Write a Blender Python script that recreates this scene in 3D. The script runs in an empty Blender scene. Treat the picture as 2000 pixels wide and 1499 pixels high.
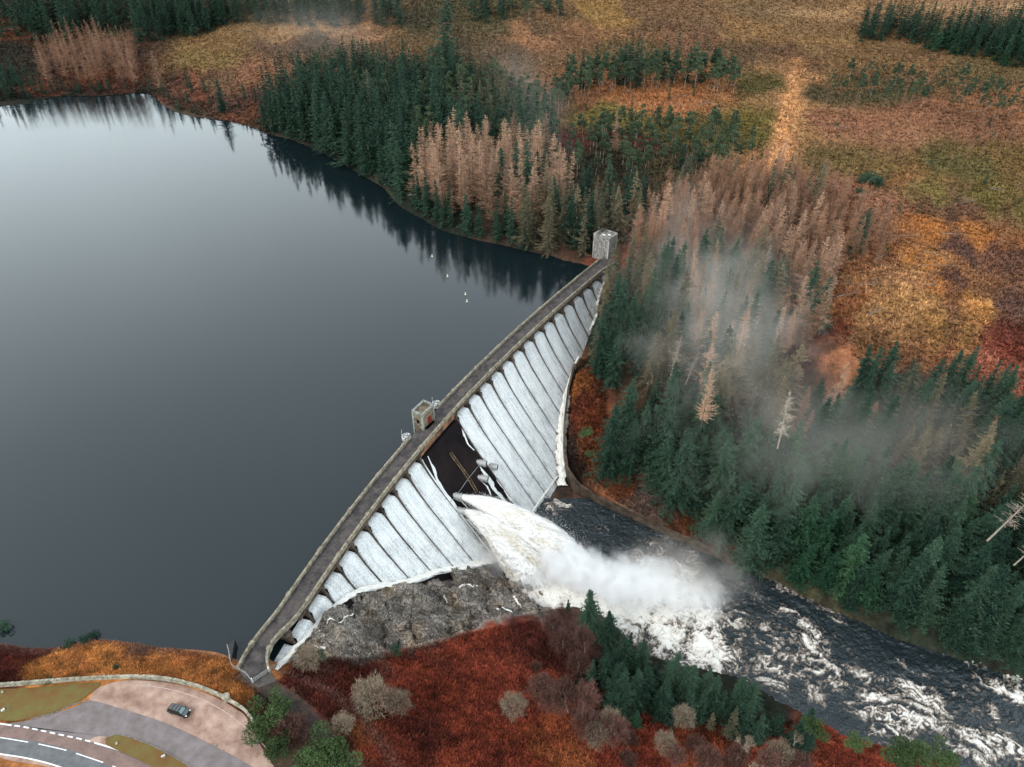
import bpy, math, random
import numpy as np
S = bpy.context.scene
COL = S.collection
R_ = math.radians
# ------------------------------------------------------------------ camera, sky, sun
F_, PITCH, H = 1450.0, R_(38), 149.0
cam = bpy.data.objects.new('camera', bpy.data.cameras.new('camera'))
COL.objects.link(cam); S.camera = cam
cam.location = (0, 0, H); cam.rotation_euler = (math.pi/2-PITCH, 0, 0)
cam.data.sensor_width = 36; cam.data.lens = F_/2000*36
cam.data.clip_start = 1; cam.data.clip_end = 6000
W = bpy.data.worlds.new('World'); S.world = W; W.use_nodes = True
wn, wl = W.node_tree.nodes, W.node_tree.links
bg = wn['Background']; sky = wn.new('ShaderNodeTexSky'); sky.sky_type = 'NISHITA'
SUN_EL, SUN_AZ = R_(48), R_(-125)      # azimuth clockwise from +Y
sky.sun_disc = False; sky.sun_elevation = SUN_EL; sky.sun_rotation = SUN_AZ
sky.dust_density = 4.0; sky.air_density = 1.0; sky.ozone_density = 1.0
# a bright overcast sheet of cloud in front of the clear sky: brighter low down than overhead
hs = wn.new('ShaderNodeHueSaturation'); hs.inputs['Saturation'].default_value = 0.6
wl.new(sky.outputs[0], hs.inputs['Color'])
tcw = wn.new('ShaderNodeTexCoord'); sx = wn.new('ShaderNodeSeparateXYZ'); wl.new(tcw.outputs['Generated'], sx.inputs[0])
rp = wn.new('ShaderNodeValToRGB'); rp.color_ramp.interpolation = 'LINEAR'
for i, (p_, c_) in enumerate(((0, (.70, .77, .80)), (.30, (.68, .775, .81)), (.60, (.375, .42, .455)), (1, (.14, .155, .172)))):
    e_ = rp.color_ramp.elements[i] if i < 2 else rp.color_ramp.elements.new(p_)
    e_.position = p_; e_.color = (*c_, 1)
cn = wn.new('ShaderNodeTexNoise'); cn.inputs['Scale'].default_value = 1.8; cn.inputs['Detail'].default_value = 3; wl.new(tcw.outputs['Generated'], cn.inputs['Vector'])
ca = wn.new('ShaderNodeMath'); ca.operation = 'MULTIPLY_ADD'; ca.inputs[1].default_value = .25; wl.new(cn.outputs[0], ca.inputs[0]); wl.new(sx.outputs['Z'], ca.inputs[2])
cb = wn.new('ShaderNodeMath'); cb.operation = 'SUBTRACT'; cb.inputs[1].default_value = .12; wl.new(ca.outputs[0], cb.inputs[0]); wl.new(cb.outputs[0], rp.inputs[0])
sc_ = wn.new('ShaderNodeVectorMath'); sc_.operation = 'SCALE'; sc_.inputs['Scale'].default_value = 36.0; wl.new(rp.outputs[0], sc_.inputs[0])
mxw = wn.new('ShaderNodeMix'); mxw.data_type = 'RGBA'; mxw.inputs[0].default_value = .85
wl.new(hs.outputs[0], mxw.inputs[6]); wl.new(sc_.outputs[0], mxw.inputs[7]); wl.new(mxw.outputs[2], bg.inputs['Color'])
bg.inputs['Strength'].default_value = 0.12
sun = bpy.data.objects.new('sun', bpy.data.lights.new('sun', 'SUN')); COL.objects.link(sun)
sun.data.energy = 1.5; sun.data.angle = R_(14); sun.data.color = (1, .95, .88)
sun.rotation_euler = (math.pi/2-SUN_EL, 0, math.pi-SUN_AZ)
S.view_settings.view_transform = 'Standard'; S.view_settings.look = 'None'
S.view_settings.exposure = 0.0; S.view_settings.gamma = 1
S.cycles.use_denoising = True
S.cycles.volume_bounces = 8; S.cycles.max_bounces = 10; S.cycles.diffuse_bounces = 3
S.cycles.transparent_max_bounces = 8; S.cycles.volume_step_rate = 2.0
S.cycles.use_adaptive_sampling = False
rng = np.random.default_rng(7); random.seed(7)
# ------------------------------------------------------------------ numbers
cP, sP = math.cos(PITCH), math.sin(PITCH)
def proj(x, y, z):
    z = z-H; d = y*cP-z*sP
    return 1000+F_*x/d, 749.5-F_*(y*sP+z*cP)/d
def U(px, py, z=0.0):
    u = (px-1000)/F_; v = (749.5-py)/F_
    dx, dy, dz = u, cP+v*sP, -sP+v*cP
    t = (z-H)/dz
    return np.array([dx*t, dy*t])
def hsh(ix, iy, s):
    h = (ix.astype(np.int64)*374761393+iy.astype(np.int64)*668265263+s*1274126177) & 0x7fffffff
    h = ((h ^ (h >> 13))*1274126177) & 0x7fffffff
    return ((h ^ (h >> 16)) & 0xffffff)/float(0xffffff)
def vn(x, y, s=0):
    x = np.asarray(x, float); y = np.asarray(y, float)
    ix = np.floor(x); iy = np.floor(y); fx = x-ix; fy = y-iy
    fx = fx*fx*(3-2*fx); fy = fy*fy*(3-2*fy)
    a = hsh(ix, iy, s); b = hsh(ix+1, iy, s); c = hsh(ix, iy+1, s); d = hsh(ix+1, iy+1, s)
    return (a*(1-fx)+b*fx)*(1-fy)+(c*(1-fx)+d*fx)*fy
def fbm(x, y, s=0, o=4):
    r = 0; a = .5; t = 0
    for i in range(o):
        r = r+a*vn(x*2**i+i*17.3, y*2**i+i*9.1, s+i); t += a; a *= .5
    return r/t*2-1
def blocks(x, y, cell, s):                 # angular tilted facets
    gx = np.floor(x/cell); gy = np.floor(y/cell); best = np.full(x.shape, 1e9); out = np.zeros(x.shape)
    for dx in (-1, 0, 1):
        for dy in (-1, 0, 1):
            ax = gx+dx; ay = gy+dy
            px = (ax+hsh(ax, ay, s))*cell; py = (ay+hsh(ax, ay, s+5))*cell
            d = (x-px)**2+(y-py)**2
            v = (hsh(ax, ay, s+9)-.5)*cell*.9+(x-px)*(hsh(ax, ay, s+11)-.5)*.9+(y-py)*(hsh(ax, ay, s+13)-.5)*.9
            m = d < best; best = np.where(m, d, best); out = np.where(m, v, out)
    return out
# ------------------------------------------------------------------ mesh helpers
def srgb(r, g, b):
    return tuple(((c/255)/12.92 if c/255 <= .04045 else ((c/255+.055)/1.055)**2.4) for c in (r, g, b))
def mesh(name, V, Fc, mat=None, smooth=False, attr=None, col=None):
    V = np.asarray(V, np.float32)
    me = bpy.data.meshes.new(name)
    if isinstance(Fc, np.ndarray):
        k = Fc.shape[1]; nf = len(Fc)
        me.vertices.add(len(V)); me.vertices.foreach_set('co', V.ravel())
        me.loops.add(nf*k); me.loops.foreach_set('vertex_index', Fc.astype(np.int32).ravel())
        me.polygons.add(nf); me.polygons.foreach_set('loop_start', np.arange(nf, dtype=np.int32)*k)
        me.update(calc_edges=True)
    else:
        me.from_pydata([tuple(map(float, v)) for v in V], [], [tuple(int(i) for i in f) for f in Fc])
    if smooth: me.polygons.foreach_set('use_smooth', np.ones(len(me.polygons), bool))
    if attr is not None:
        a = me.attributes.new('v', 'FLOAT', 'POINT'); a.data.foreach_set('value', np.asarray(attr, np.float32))
    if col is not None:
        a = me.attributes.new('tint', 'FLOAT_COLOR', 'POINT')
        c = np.ones((len(V), 4), np.float32); c[:, :3] = col; a.data.foreach_set('color', c.ravel())
    if mat is not None:
        for m in (mat if isinstance(mat, (list, tuple)) else [mat]): me.materials.append(m)
    me.update(); return me
def obj(name, me, parent=None, loc=None, rot=None, scale=None):
    o = bpy.data.objects.new(name, me); COL.objects.link(o); o.parent = parent
    if loc is not None: o.location = [float(v) for v in loc]
    if rot is not None: o.rotation_euler = rot
    if scale is not None: o.scale = scale
    return o
def tag(o, label, cat, group=None, kind=None):
    if label: o['label'] = label
    if cat: o['category'] = cat
    if group: o['group'] = group
    if kind: o['kind'] = kind
    return o
def empty(name, loc=(0, 0, 0), rz=0):
    o = obj(name, None, None, loc, (0, 0, rz)); o.empty_display_size = .5; return o
class MB:                                   # collects boxes, tubes, prisms into one mesh
    def __init__(s): s.v = []; s.f = []
    def add(s, v, f):
        n = len(s.v); s.v += [tuple(map(float, p)) for p in v]; s.f += [tuple(int(i)+n for i in q) for q in f]
    def box(s, c, d, rz=0, bev=0):
        cx, cy, cz = c; hx, hy, hz = d[0]/2, d[1]/2, d[2]/2; ca, sa = math.cos(rz), math.sin(rz)
        def P(x, y, z): return (cx+x*ca-y*sa, cy+x*sa+y*ca, cz+z)
        if bev <= 0:
            v = [P(x, y, z) for z in (-hz, hz) for x, y in ((-hx, -hy), (hx, -hy), (hx, hy), (-hx, hy))]
            s.add(v, [(3, 2, 1, 0), (4, 5, 6, 7), (0, 1, 5, 4), (1, 2, 6, 5), (2, 3, 7, 6), (3, 0, 4, 7)])
        else:
            b = bev; rings = []
            for z, i in ((-hz, b), (-hz+b, 0), (hz-b, 0), (hz, b)):
                x = hx-i; y = hy-i; e = min(b, x*.5, y*.5)
                rings.append([P(*q, z) for q in ((-x+e, -y), (x-e, -y), (x, -y+e), (x, y-e), (x-e, y), (-x+e, y), (-x, y-e), (-x, -y+e))])
            v = [p for r in rings for p in r]; f = [tuple(range(7, -1, -1)), tuple(range(24, 32))]
            for k in range(3):
                for i in range(8): f.append((k*8+i, k*8+(i+1) % 8, k*8+8+(i+1) % 8, k*8+8+i))
            s.add(v, f)
    def tube(s, a, b, r0, r1=None, n=8):
        a = np.array(a, float); b = np.array(b, float); r1 = r0 if r1 is None else r1
        d = b-a; d /= np.linalg.norm(d)+1e-9; u = np.cross(d, (0, 0, 1.)) if abs(d[2]) < .95 else np.cross(d, (1., 0, 0)); u /= np.linalg.norm(u); w = np.cross(d, u)
        v = [a+(u*math.cos(t)+w*math.sin(t))*r0 for t in np.arange(n)*2*math.pi/n]+[b+(u*math.cos(t)+w*math.sin(t))*r1 for t in np.arange(n)*2*math.pi/n]
        s.add(v, [(i, (i+1) % n, n+(i+1) % n, n+i) for i in range(n)]+[tuple(range(n-1, -1, -1)), tuple(range(n, 2*n))])
    def path(s, pts, r, n=6):
        for a, b in zip(pts[:-1], pts[1:]): s.tube(a, b, r, n=n)
    def sweep(s, pts, prof):               # pts (x,y,z) path; prof closed (offset, height)
        pts = np.array(pts, float); T = np.gradient(pts[:, :2], axis=0); T /= np.linalg.norm(T, axis=1)[:, None]
        Nn = np.stack([T[:, 1], -T[:, 0]], 1); k = len(prof); v = []
        for p, nn in zip(pts, Nn):
            for o, h in prof: v.append((p[0]+nn[0]*o, p[1]+nn[1]*o, p[2]+h))
        f = []
        for i in range(len(pts)-1):
            for j in range(k): f.append((i*k+j, i*k+(j+1) % k, (i+1)*k+(j+1) % k, (i+1)*k+j))
        f.append(tuple(range(k-1, -1, -1))); f.append(tuple((len(pts)-1)*k+j for j in range(k)))
        s.add(v, f)
    def build(s, name, mat, parent=None, smooth=False, **k):
        return obj(name, mesh(name, s.v, s.f, mat, smooth), parent, **k)
# ------------------------------------------------------------------ materials
def newmat(name):
    m = bpy.data.materials.new(name); m.use_nodes = True
    nt = m.node_tree; return m, nt.nodes, nt.links, nt.nodes['Principled BSDF']
def simple(name, c, rough=.8, var=.25, scale=1.5, bump=.3, c2=None, metal=0, spec=.3, detail=6):
    m, n, l, p = newmat(name)
    tc = n.new('ShaderNodeTexCoord'); no = n.new('ShaderNodeTexNoise'); no.inputs['Scale'].default_value = scale
    no.inputs['Detail'].default_value = detail; no.inputs['Roughness'].default_value = .65
    l.new(tc.outputs['Object'], no.inputs['Vector'])
    cr = n.new('ShaderNodeValToRGB'); e = cr.color_ramp.elements
    c2 = c2 or tuple(x*(1-var*1.6) for x in c)
    e[0].position = .36; e[0].color = (*c2, 1); e[1].position = .64; e[1].color = (*[min(1, x*(1+var*.6)) for x in c], 1)
    l.new(no.outputs[0], cr.inputs[0]); l.new(cr.outputs[0], p.inputs['Base Color'])
    p.inputs['Roughness'].default_value = rough; p.inputs['Metallic'].default_value = metal
    p.inputs['Specular IOR Level'].default_value = spec
    if bump:
        n2 = n.new('ShaderNodeTexNoise'); n2.inputs['Scale'].default_value = scale*5; n2.inputs['Detail'].default_value = 4
        l.new(tc.outputs['Object'], n2.inputs['Vector'])
        b = n.new('ShaderNodeBump'); b.inputs['Strength'].default_value = bump; b.inputs['Distance'].default_value = .1
        l.new(n2.outputs[0], b.inputs['Height']); l.new(b.outputs[0], p.inputs['Normal'])
    return m
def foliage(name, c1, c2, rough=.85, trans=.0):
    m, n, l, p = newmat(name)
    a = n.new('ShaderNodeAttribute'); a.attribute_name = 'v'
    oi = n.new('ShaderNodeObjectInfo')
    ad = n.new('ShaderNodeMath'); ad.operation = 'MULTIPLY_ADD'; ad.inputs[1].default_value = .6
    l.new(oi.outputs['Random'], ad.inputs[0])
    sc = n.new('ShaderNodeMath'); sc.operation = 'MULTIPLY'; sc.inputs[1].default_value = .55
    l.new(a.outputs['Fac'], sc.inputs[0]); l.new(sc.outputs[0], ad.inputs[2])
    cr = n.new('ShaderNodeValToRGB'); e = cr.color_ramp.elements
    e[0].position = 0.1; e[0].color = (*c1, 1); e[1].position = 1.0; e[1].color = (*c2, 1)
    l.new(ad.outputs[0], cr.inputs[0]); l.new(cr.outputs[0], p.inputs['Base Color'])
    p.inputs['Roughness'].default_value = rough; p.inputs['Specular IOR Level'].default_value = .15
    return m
def tinted(name, amt=.5, scale=1.0, bump=.6, rough=.95):
    m, n, l, p = newmat(name)
    a = n.new('ShaderNodeAttribute'); a.attribute_name = 'tint'
    tc = n.new('ShaderNodeTexCoord')
    no = n.new('ShaderNodeTexNoise'); no.inputs['Scale'].default_value = scale; no.inputs['Detail'].default_value = 8; no.inputs['Roughness'].default_value = .75
    l.new(tc.outputs['Object'], no.inputs['Vector'])
    mr = n.new('ShaderNodeMapRange'); mr.inputs['From Min'].default_value = .3; mr.inputs['From Max'].default_value = .7
    mr.inputs['To Min'].default_value = 1-amt; mr.inputs['To Max'].default_value = 1+amt
    l.new(no.outputs[0], mr.inputs['Value'])
    mx = n.new('ShaderNodeVectorMath'); mx.operation = 'MULTIPLY'
    l.new(a.outputs['Color'], mx.inputs[0]); l.new(mr.outputs[0], mx.inputs[1]); l.new(mx.outputs[0], p.inputs['Base Color'])
    p.inputs['Roughness'].default_value = rough; p.inputs['Specular IOR Level'].default_value = .15
    if bump:
        b = n.new('ShaderNodeBump'); b.inputs['Strength'].default_value = bump; b.inputs['Distance'].default_value = .4
        l.new(no.outputs[0], b.inputs['Height']); l.new(b.outputs[0], p.inputs['Normal'])
    return m
M = {}
M['ground'] = tinted('ground', .5, .9, .8)
M['tuft'] = tinted('tuft', .15, .3, 0)
m, n, l, p = newmat('fractured_rock')
a_ = n.new('ShaderNodeAttribute'); a_.attribute_name = 'tint'; tc = n.new('ShaderNodeTexCoord')
dn = n.new('ShaderNodeTexNoise'); dn.inputs['Scale'].default_value = .35; dn.inputs['Detail'].default_value = 3; l.new(tc.outputs['Object'], dn.inputs['Vector'])
dv = n.new('ShaderNodeMix'); dv.data_type = 'VECTOR'; dv.inputs[0].default_value = .12; dm = n.new('ShaderNodeVectorMath'); dm.operation = 'SCALE'; dm.inputs['Scale'].default_value = 14; l.new(dn.outputs[1], dm.inputs[0]); ada = n.new('ShaderNodeVectorMath'); ada.operation = 'ADD'; l.new(tc.outputs['Object'], ada.inputs[0]); l.new(dm.outputs[0], ada.inputs[1])
st = n.new('ShaderNodeMapping'); st.inputs['Scale'].default_value = (.55, 1.25, .8); st.inputs['Rotation'].default_value = (0, 0, .5); l.new(ada.outputs[0], st.inputs['Vector'])
fac = []
for sc_v, w_ in ((.20, .035), (.62, .05)):
    vo = n.new('ShaderNodeTexVoronoi'); vo.feature = 'DISTANCE_TO_EDGE'; vo.inputs['Scale'].default_value = sc_v; l.new(st.outputs[0], vo.inputs['Vector'])
    mr = n.new('ShaderNodeMapRange'); mr.inputs['From Max'].default_value = w_*2; mr.inputs['To Min'].default_value = .22; l.new(vo.outputs[0], mr.inputs['Value']); fac.append(mr)
vc = n.new('ShaderNodeTexVoronoi'); vc.inputs['Scale'].default_value = .62; l.new(st.outputs[0], vc.inputs['Vector']); vs = n.new('ShaderNodeSeparateColor'); l.new(vc.outputs['Color'], vs.inputs[0])
cm_ = n.new('ShaderNodeMapRange'); cm_.inputs['To Min'].default_value = .6; cm_.inputs['To Max'].default_value = 1.9; l.new(vs.outputs[0], cm_.inputs['Value'])
fn = n.new('ShaderNodeTexNoise'); fn.inputs['Scale'].default_value = 2.2; fn.inputs['Detail'].default_value = 8; fn.inputs['Roughness'].default_value = .7; l.new(tc.outputs['Object'], fn.inputs['Vector'])
fm_ = n.new('ShaderNodeMapRange'); fm_.inputs['From Min'].default_value = .35; fm_.inputs['From Max'].default_value = .65; fm_.inputs['To Min'].default_value = .55; fm_.inputs['To Max'].default_value = 1.45; l.new(fn.outputs[0], fm_.inputs['Value'])
cur = None
for q in (fac[0], fac[1], cm_, fm_):
    if cur is None: cur = q.outputs[0]; continue
    mm = n.new('ShaderNodeMath'); mm.operation = 'MULTIPLY'; l.new(cur, mm.inputs[0]); l.new(q.outputs[0], mm.inputs[1]); cur = mm.outputs[0]
vm = n.new('ShaderNodeVectorMath'); vm.operation = 'MULTIPLY'; l.new(a_.outputs['Color'], vm.inputs[0]); l.new(cur, vm.inputs[1]); l.new(vm.outputs[0], p.inputs['Base Color']); p.inputs['Roughness'].default_value = .6
bu_ = n.new('ShaderNodeBump'); bu_.inputs['Strength'].default_value = 1; bu_.inputs['Distance'].default_value = .8; l.new(cur, bu_.inputs['Height']); l.new(bu_.outputs[0], p.inputs['Normal'])
M['slab'] = m
M['rockm'] = simple('rock', (.16, .135, .115), .7, .5, .5, .8)
M['stone'] = simple('weathered_stone', (.27, .235, .175), .9, .4, .9, .5, c2=(.10, .085, .06))
M['stone2'] = simple('tower_stone', (.34, .25, .14), .9, .4, .8, .5, c2=(.12, .085, .05))
M['conc'] = simple('grey_concrete', (.33, .31, .29), .9, .4, .5, .5, c2=(.12, .11, .10))
M['pier'] = simple('brown_stained_concrete', (.10, .07, .05), .6, .5, .5, .5, c2=(.022, .017, .014))
M['wet'] = simple('dark_wet_concrete', (.013, .008, .008), .75, .4, .12, .3, c2=(.004, .003, .004), spec=.12)
M['rust'] = simple('rust_stained_beam', (.25, .12, .06), .9, .5, .5, .4, c2=(.06, .035, .025))
M['steel'] = simple('galvanised_steel', (.42, .42, .41), .45, .15, 2, .1, metal=.3)
M['dark'] = simple('dark_steel', (.03, .03, .035), .5, .2, 2, .1)
M['white'] = simple('white_paint', (.78, .78, .76), .5, .12, 3, .1)
M['yellow'] = simple('cream_float', (.8, .7, .5), .5, .1, 3, 0)
M['red'] = simple('red_door_paint', (.16, .02, .015), .6, .2, 3, .1)
M['bark'] = simple('bark', (.10, .075, .06), .95, .4, 3, .5)
M['pale_bark'] = simple('pale_bark', (.29, .24, .195), .9, .3, 3, .4)
M['car'] = simple('black_car_paint', (.004, .004, .005), .3, .1, 2, 0, spec=.25)
M['carroof'] = simple('satin_grey_roof', (.085, .09, .095), .4, .1, 2, 0, spec=.4)
M['glass'] = simple('tinted_glass', (.004, .006, .006), .15, .1, 2, 0, spec=.3)
M['screen'] = simple('green_grey_windscreen', (.12, .19, .18), .1, .1, 2, 0, spec=.8)
M['lamp'] = simple('headlamp_lens', (.85, .85, .85), .15, .03, 2, 0, spec=.8)
M['tyre'] = simple('tyre_rubber', (.015, .015, .015), .9, .1, 2, 0)
M['grass'] = simple('grass', (.12, .11, .03), .95, .5, .8, .5)
# ------------------------------------------------------------------ the line of the dam
_pn = [(566,1232),(601,1186),(629,1141),(656,1099),(685,1055),(714,1019),(740,983),(766,950),(790,916),(814,887)]
_pf = [(896,792),(916,772),(938,752),(958,732),(980,712),(1001,692),(1021,670),(1040,650),(1060,632),(1078,614),(1098,596),(1116,580),(1136,566),(1156,550),(1176,532)]
_A = np.array([U(*p, 3) for p in _pn+_pf]); _n = np.r_[np.arange(10), 12+np.arange(15)]
_cx = np.polyfit(_n, _A[:, 0], 3); _cy = np.polyfit(_n, _A[:, 1], 3)
_dx, _dy = np.polyder(_cx), np.polyder(_cy)
def DC(n): return np.stack([np.polyval(_cx, n), np.polyval(_cy, n)], -1)
def DN(n):
    t = np.stack([np.polyval(_dx, n), np.polyval(_dy, n)], -1); t /= np.linalg.norm(t, axis=-1)[..., None]
    return np.stack([t[..., 1], -t[..., 0]], -1)
def DT(n):
    a = DN(np.asarray(n, float)); return np.stack([-a[..., 1], a[..., 0]], -1)
def D(n, o): n = np.asarray(n, float); return DC(n)+DN(n)*np.asarray(o)[..., None]
_fx = np.arange(0, 60, .5); _fy = np.interp(_fx, [0, 1, 2, 3.5, 5, 8, 12, 18, 24, 30, 40, 60], [.3, .55, .95, 1.7, 2.6, 4.6, 7.6, 12.3, 17.0, 21.7, 29.5, 45])
for _ in range(6): _fy[1:-1] = (_fy[:-2]+2*_fy[1:-1]+_fy[2:])/4
def foff(h): return np.interp(h, _fx, _fy)
_tn = [-2.5, -1, 0, .3, 1.7, 2.5, 3.1, 4.2, 5.0, 6.2, 7.8, 8.5, 10, 12.5, 14.1, 15.2, 16.8, 18.6, 20, 21.3, 22, 24.3, 25, 26, 26.7, 28]
_th = [-1, -.5, 1.2, 1.8, 3.7, 5.2, 7.2, 12.7, 16.5, 20.5, 27.5, 30, 36, 36, 35, 34, 27, 21.2, 17.2, 14.5, 13.5, 9, 5.5, 2, 0, -1]
def toe(n): return np.interp(n, _tn, _th)
PIERS = [float(i) for i in range(10)]+[12.0+i for i in range(15)]
def RZ(x): return -34-4.0*np.clip((x-30)/170, 0, 1.3)
# ------------------------------------------------------------------ terrain
CP = []
def zf(z): return z if z > -20 else -20+(z+20)*.78
def cp(px, py, z): z = zf(z); CP.append((*U(px, py, z), z))
SHORE = [(-420,235),(-150,212),(0,205),(50,203),(100,188),(200,187),(290,182),(330,208),(380,228),(430,232),(480,243),(528,261),(587,280),(647,308),(690,333),(745,364),(780,402),(815,423),(867,451),(948,472),(1025,490),(1100,508),(1150,519)]
SHORE2 = [(465,1293),(444,1281),(375,1269),(300,1263),(240,1254),(180,1251),(135,1263),(60,1267),(0,1257),(-120,1260),(-400,1300)]
for p in SHORE+SHORE2: cp(*p, 0)
for p in [(0,300,-14),(300,400,-16),(550,500,-16),(700,480,-14),(850,560,-14),(1000,560,-12),(1060,560,-9),(300,700,-22),(600,900,-26),(0,900,-22),(100,1150,-14),(400,1150,-14),(520,1100,-14),(-400,700,-20),(-400,1100,-14),(200,240,-6),(850,700,-22)]: cp(*p)
for n, h in zip(_tn, _th):
    if -1.5 < n < 27: CP.append((*D(n, foff(h)+1.0), -max(h, -.5)-.6))
for n in (0, 5, 10, 15, 20, 25): CP.append((*D(n, -3), -min(20, 3+float(toe(n))*.5)))
RFAR = [(1040,972),(1064,945),(1086,930),(1108,925),(1130,950),(1200,1000),(1300,1050),(1440,1112),(1530,1150),(1620,1195),(1760,1252),(1860,1285),(1990,1325),(2200,1400)]
RNEAR = [(985,1130),(1040,1160),(1100,1180),(1180,1212),(1250,1275),(1350,1305),(1450,1330),(1560,1392),(1640,1440),(1760,1470),(1860,1490),(1960,1530),(2200,1640)]
for l in (RFAR[3:], RNEAR):
    for p in l:
        w = U(*p, -36); CP.append((*w, float(RZ(w[0]))))
for a, b in zip(RFAR[4:], RNEAR[2:]):
    w = (U(*a, -36)+U(*b, -36))/2; CP.append((*w, float(RZ(w[0]))-5))
# wall line and bank just above the far river edge
for p in [(1128,735,-12),(1112,820,-21),(1112,880,-28),(1135,935,-33),(1200,975,-34.5),(1300,1022,-35),(1440,1088,-36),(1620,1165,-37),(1760,1225,-38),(1990,1290,-39),(2200,1360,-39),
          (1165,800,-19),(1180,880,-27),(1250,950,-32),(1180,700,-9),(1195,600,-2),(1215,512,3.2),(1205,505,3.2),(1260,520,2.5),(1190,470,2),(1170,480,1.5),
          (1400,1000,-31),(1300,900,-24),(1350,750,-14),(1350,600,-4),(1350,500,1),(1500,900,-24),(1500,700,-12),(1500,550,-3),(1650,1050,-32),(1700,900,-22),(1640,690,-6),(1800,750,-8),(1900,900,-20),
          (1900,1100,-32),(2000,700,-4),(2200,900,-14),(2200,1100,-28),(1700,500,0),(1900,500,1),(1550,350,3),(1750,300,4),(1950,250,6),(2200,400,4),(1400,350,3),(1200,380,4),(1300,200,7),(1560,130,9),
          (1000,400,6),(900,350,8),(1050,250,9),(800,280,9),(700,200,10),(600,150,12),(520,180,7),(420,160,9),(350,120,11),(250,120,9),(100,120,9),(0,140,7),(300,60,18),(500,50,22),(700,50,20),(100,30,22),(-200,100,18),
          (1000,60,20),(1200,30,24),(1400,20,26),(1700,60,18),(1900,60,22),(2200,100,20),(0,-100,50),(500,-100,52),(1000,-100,50),(1500,-100,46),(2000,-100,44),(-500,-50,55),(-500,120,20),(2500,0,40),
          (1160,1000,-38.3)]: cp(*p)
# near bank
for p in [(850,1150,-21),(800,1160,-15.5),(930,1150,-29),(700,1200,-8),(640,1240,-4),(1000,1165,-34),
          (600,1300,-2.5),(700,1290,-8),(800,1270,-13),(900,1240,-19),(1000,1210,-26),(1100,1215,-33),(1180,1260,-33),
          (540,1322,2.5),(600,1380,3),(700,1480,3),(640,1350,.5),(800,1400,-5),(800,1499,-1),(1000,1350,-17),(1000,1499,-8),(1200,1400,-25),(1200,1499,-18),(1400,1410,-34),(1400,1499,-30),(1600,1499,-37),
          (490,1312,3),(510,1300,3),(520,1330,3),(0,1340,4),(120,1330,4.2),(250,1326,4.4),(400,1350,4.4),(480,1400,4.4),(250,1400,4.5),(0,1450,4.7),(200,1499,4.8),(500,1499,4.4),(0,1600,5),(500,1650,5),(-200,1450,5),(-300,1340,4),(1000,1750,2),(1500,1750,-25),(300,1300,2.2),(100,1295,2),(430,1310,2.4),(480,1335,3),(100,1400,4.6),(350,1470,4.6),(-500,1700,8),(2300,1900,-40)]: cp(*p)
CP = np.array(CP); _P = CP[:, :2]/100
def _K(r2): return np.where(r2 > 0, .5*r2*np.log(r2+1e-12), 0)
_d2 = ((_P[:, None]-_P[None])**2).sum(-1); _N = len(_P)
_Am = np.zeros((_N+3, _N+3)); _Am[:_N, :_N] = _K(_d2)+np.eye(_N)*2e-4
_Am[:_N, _N] = 1; _Am[:_N, _N+1:] = _P; _Am[_N, :_N] = 1; _Am[_N+1:, :_N] = _P.T
_w = np.linalg.solve(_Am, np.r_[CP[:, 2], 0, 0, 0])
def tps(x, y):
    q = np.stack([x, y], -1)/100; out = np.zeros(len(x))
    for i in range(0, len(x), 20000):
        a = q[i:i+20000]; d = ((a[:, None]-_P[None])**2).sum(-1)
        out[i:i+20000] = _K(d)@_w[:_N]+_w[_N]+a@_w[_N+1:]
    return out
def inpoly(x, y, P):
    r = np.zeros(np.shape(x), bool); n = len(P); j = n-1
    for i in range(n):
        xi, yi = P[i]; xj, yj = P[j]
        c = ((yi > y) != (yj > y)) & (x < (xj-xi)*(y-yi)/(yj-yi+1e-12)+xi); r ^= c; j = i
    return r
def axis(lo, a, b, hi, s, g, smax):
    c = list(np.arange(a, b, s)); st = s; v = c[-1]
    while v < hi: st = min(smax, st*g); v += st; c.append(v)
    st = s; v = c[0]; l = []
    while v > lo: st = min(smax, st*g); v -= st; l.append(v)
    return np.array(l[::-1]+c)
gx = axis(-520, -62, 110, 640, .6, 1.02, 7); gy = axis(25, 60, 160, 1700, .6, 1.013, 9)
GX, GY = np.meshgrid(gx, gy); X, Y = GX.ravel(), GY.ravel()
Z0 = tps(X, Y)
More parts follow.
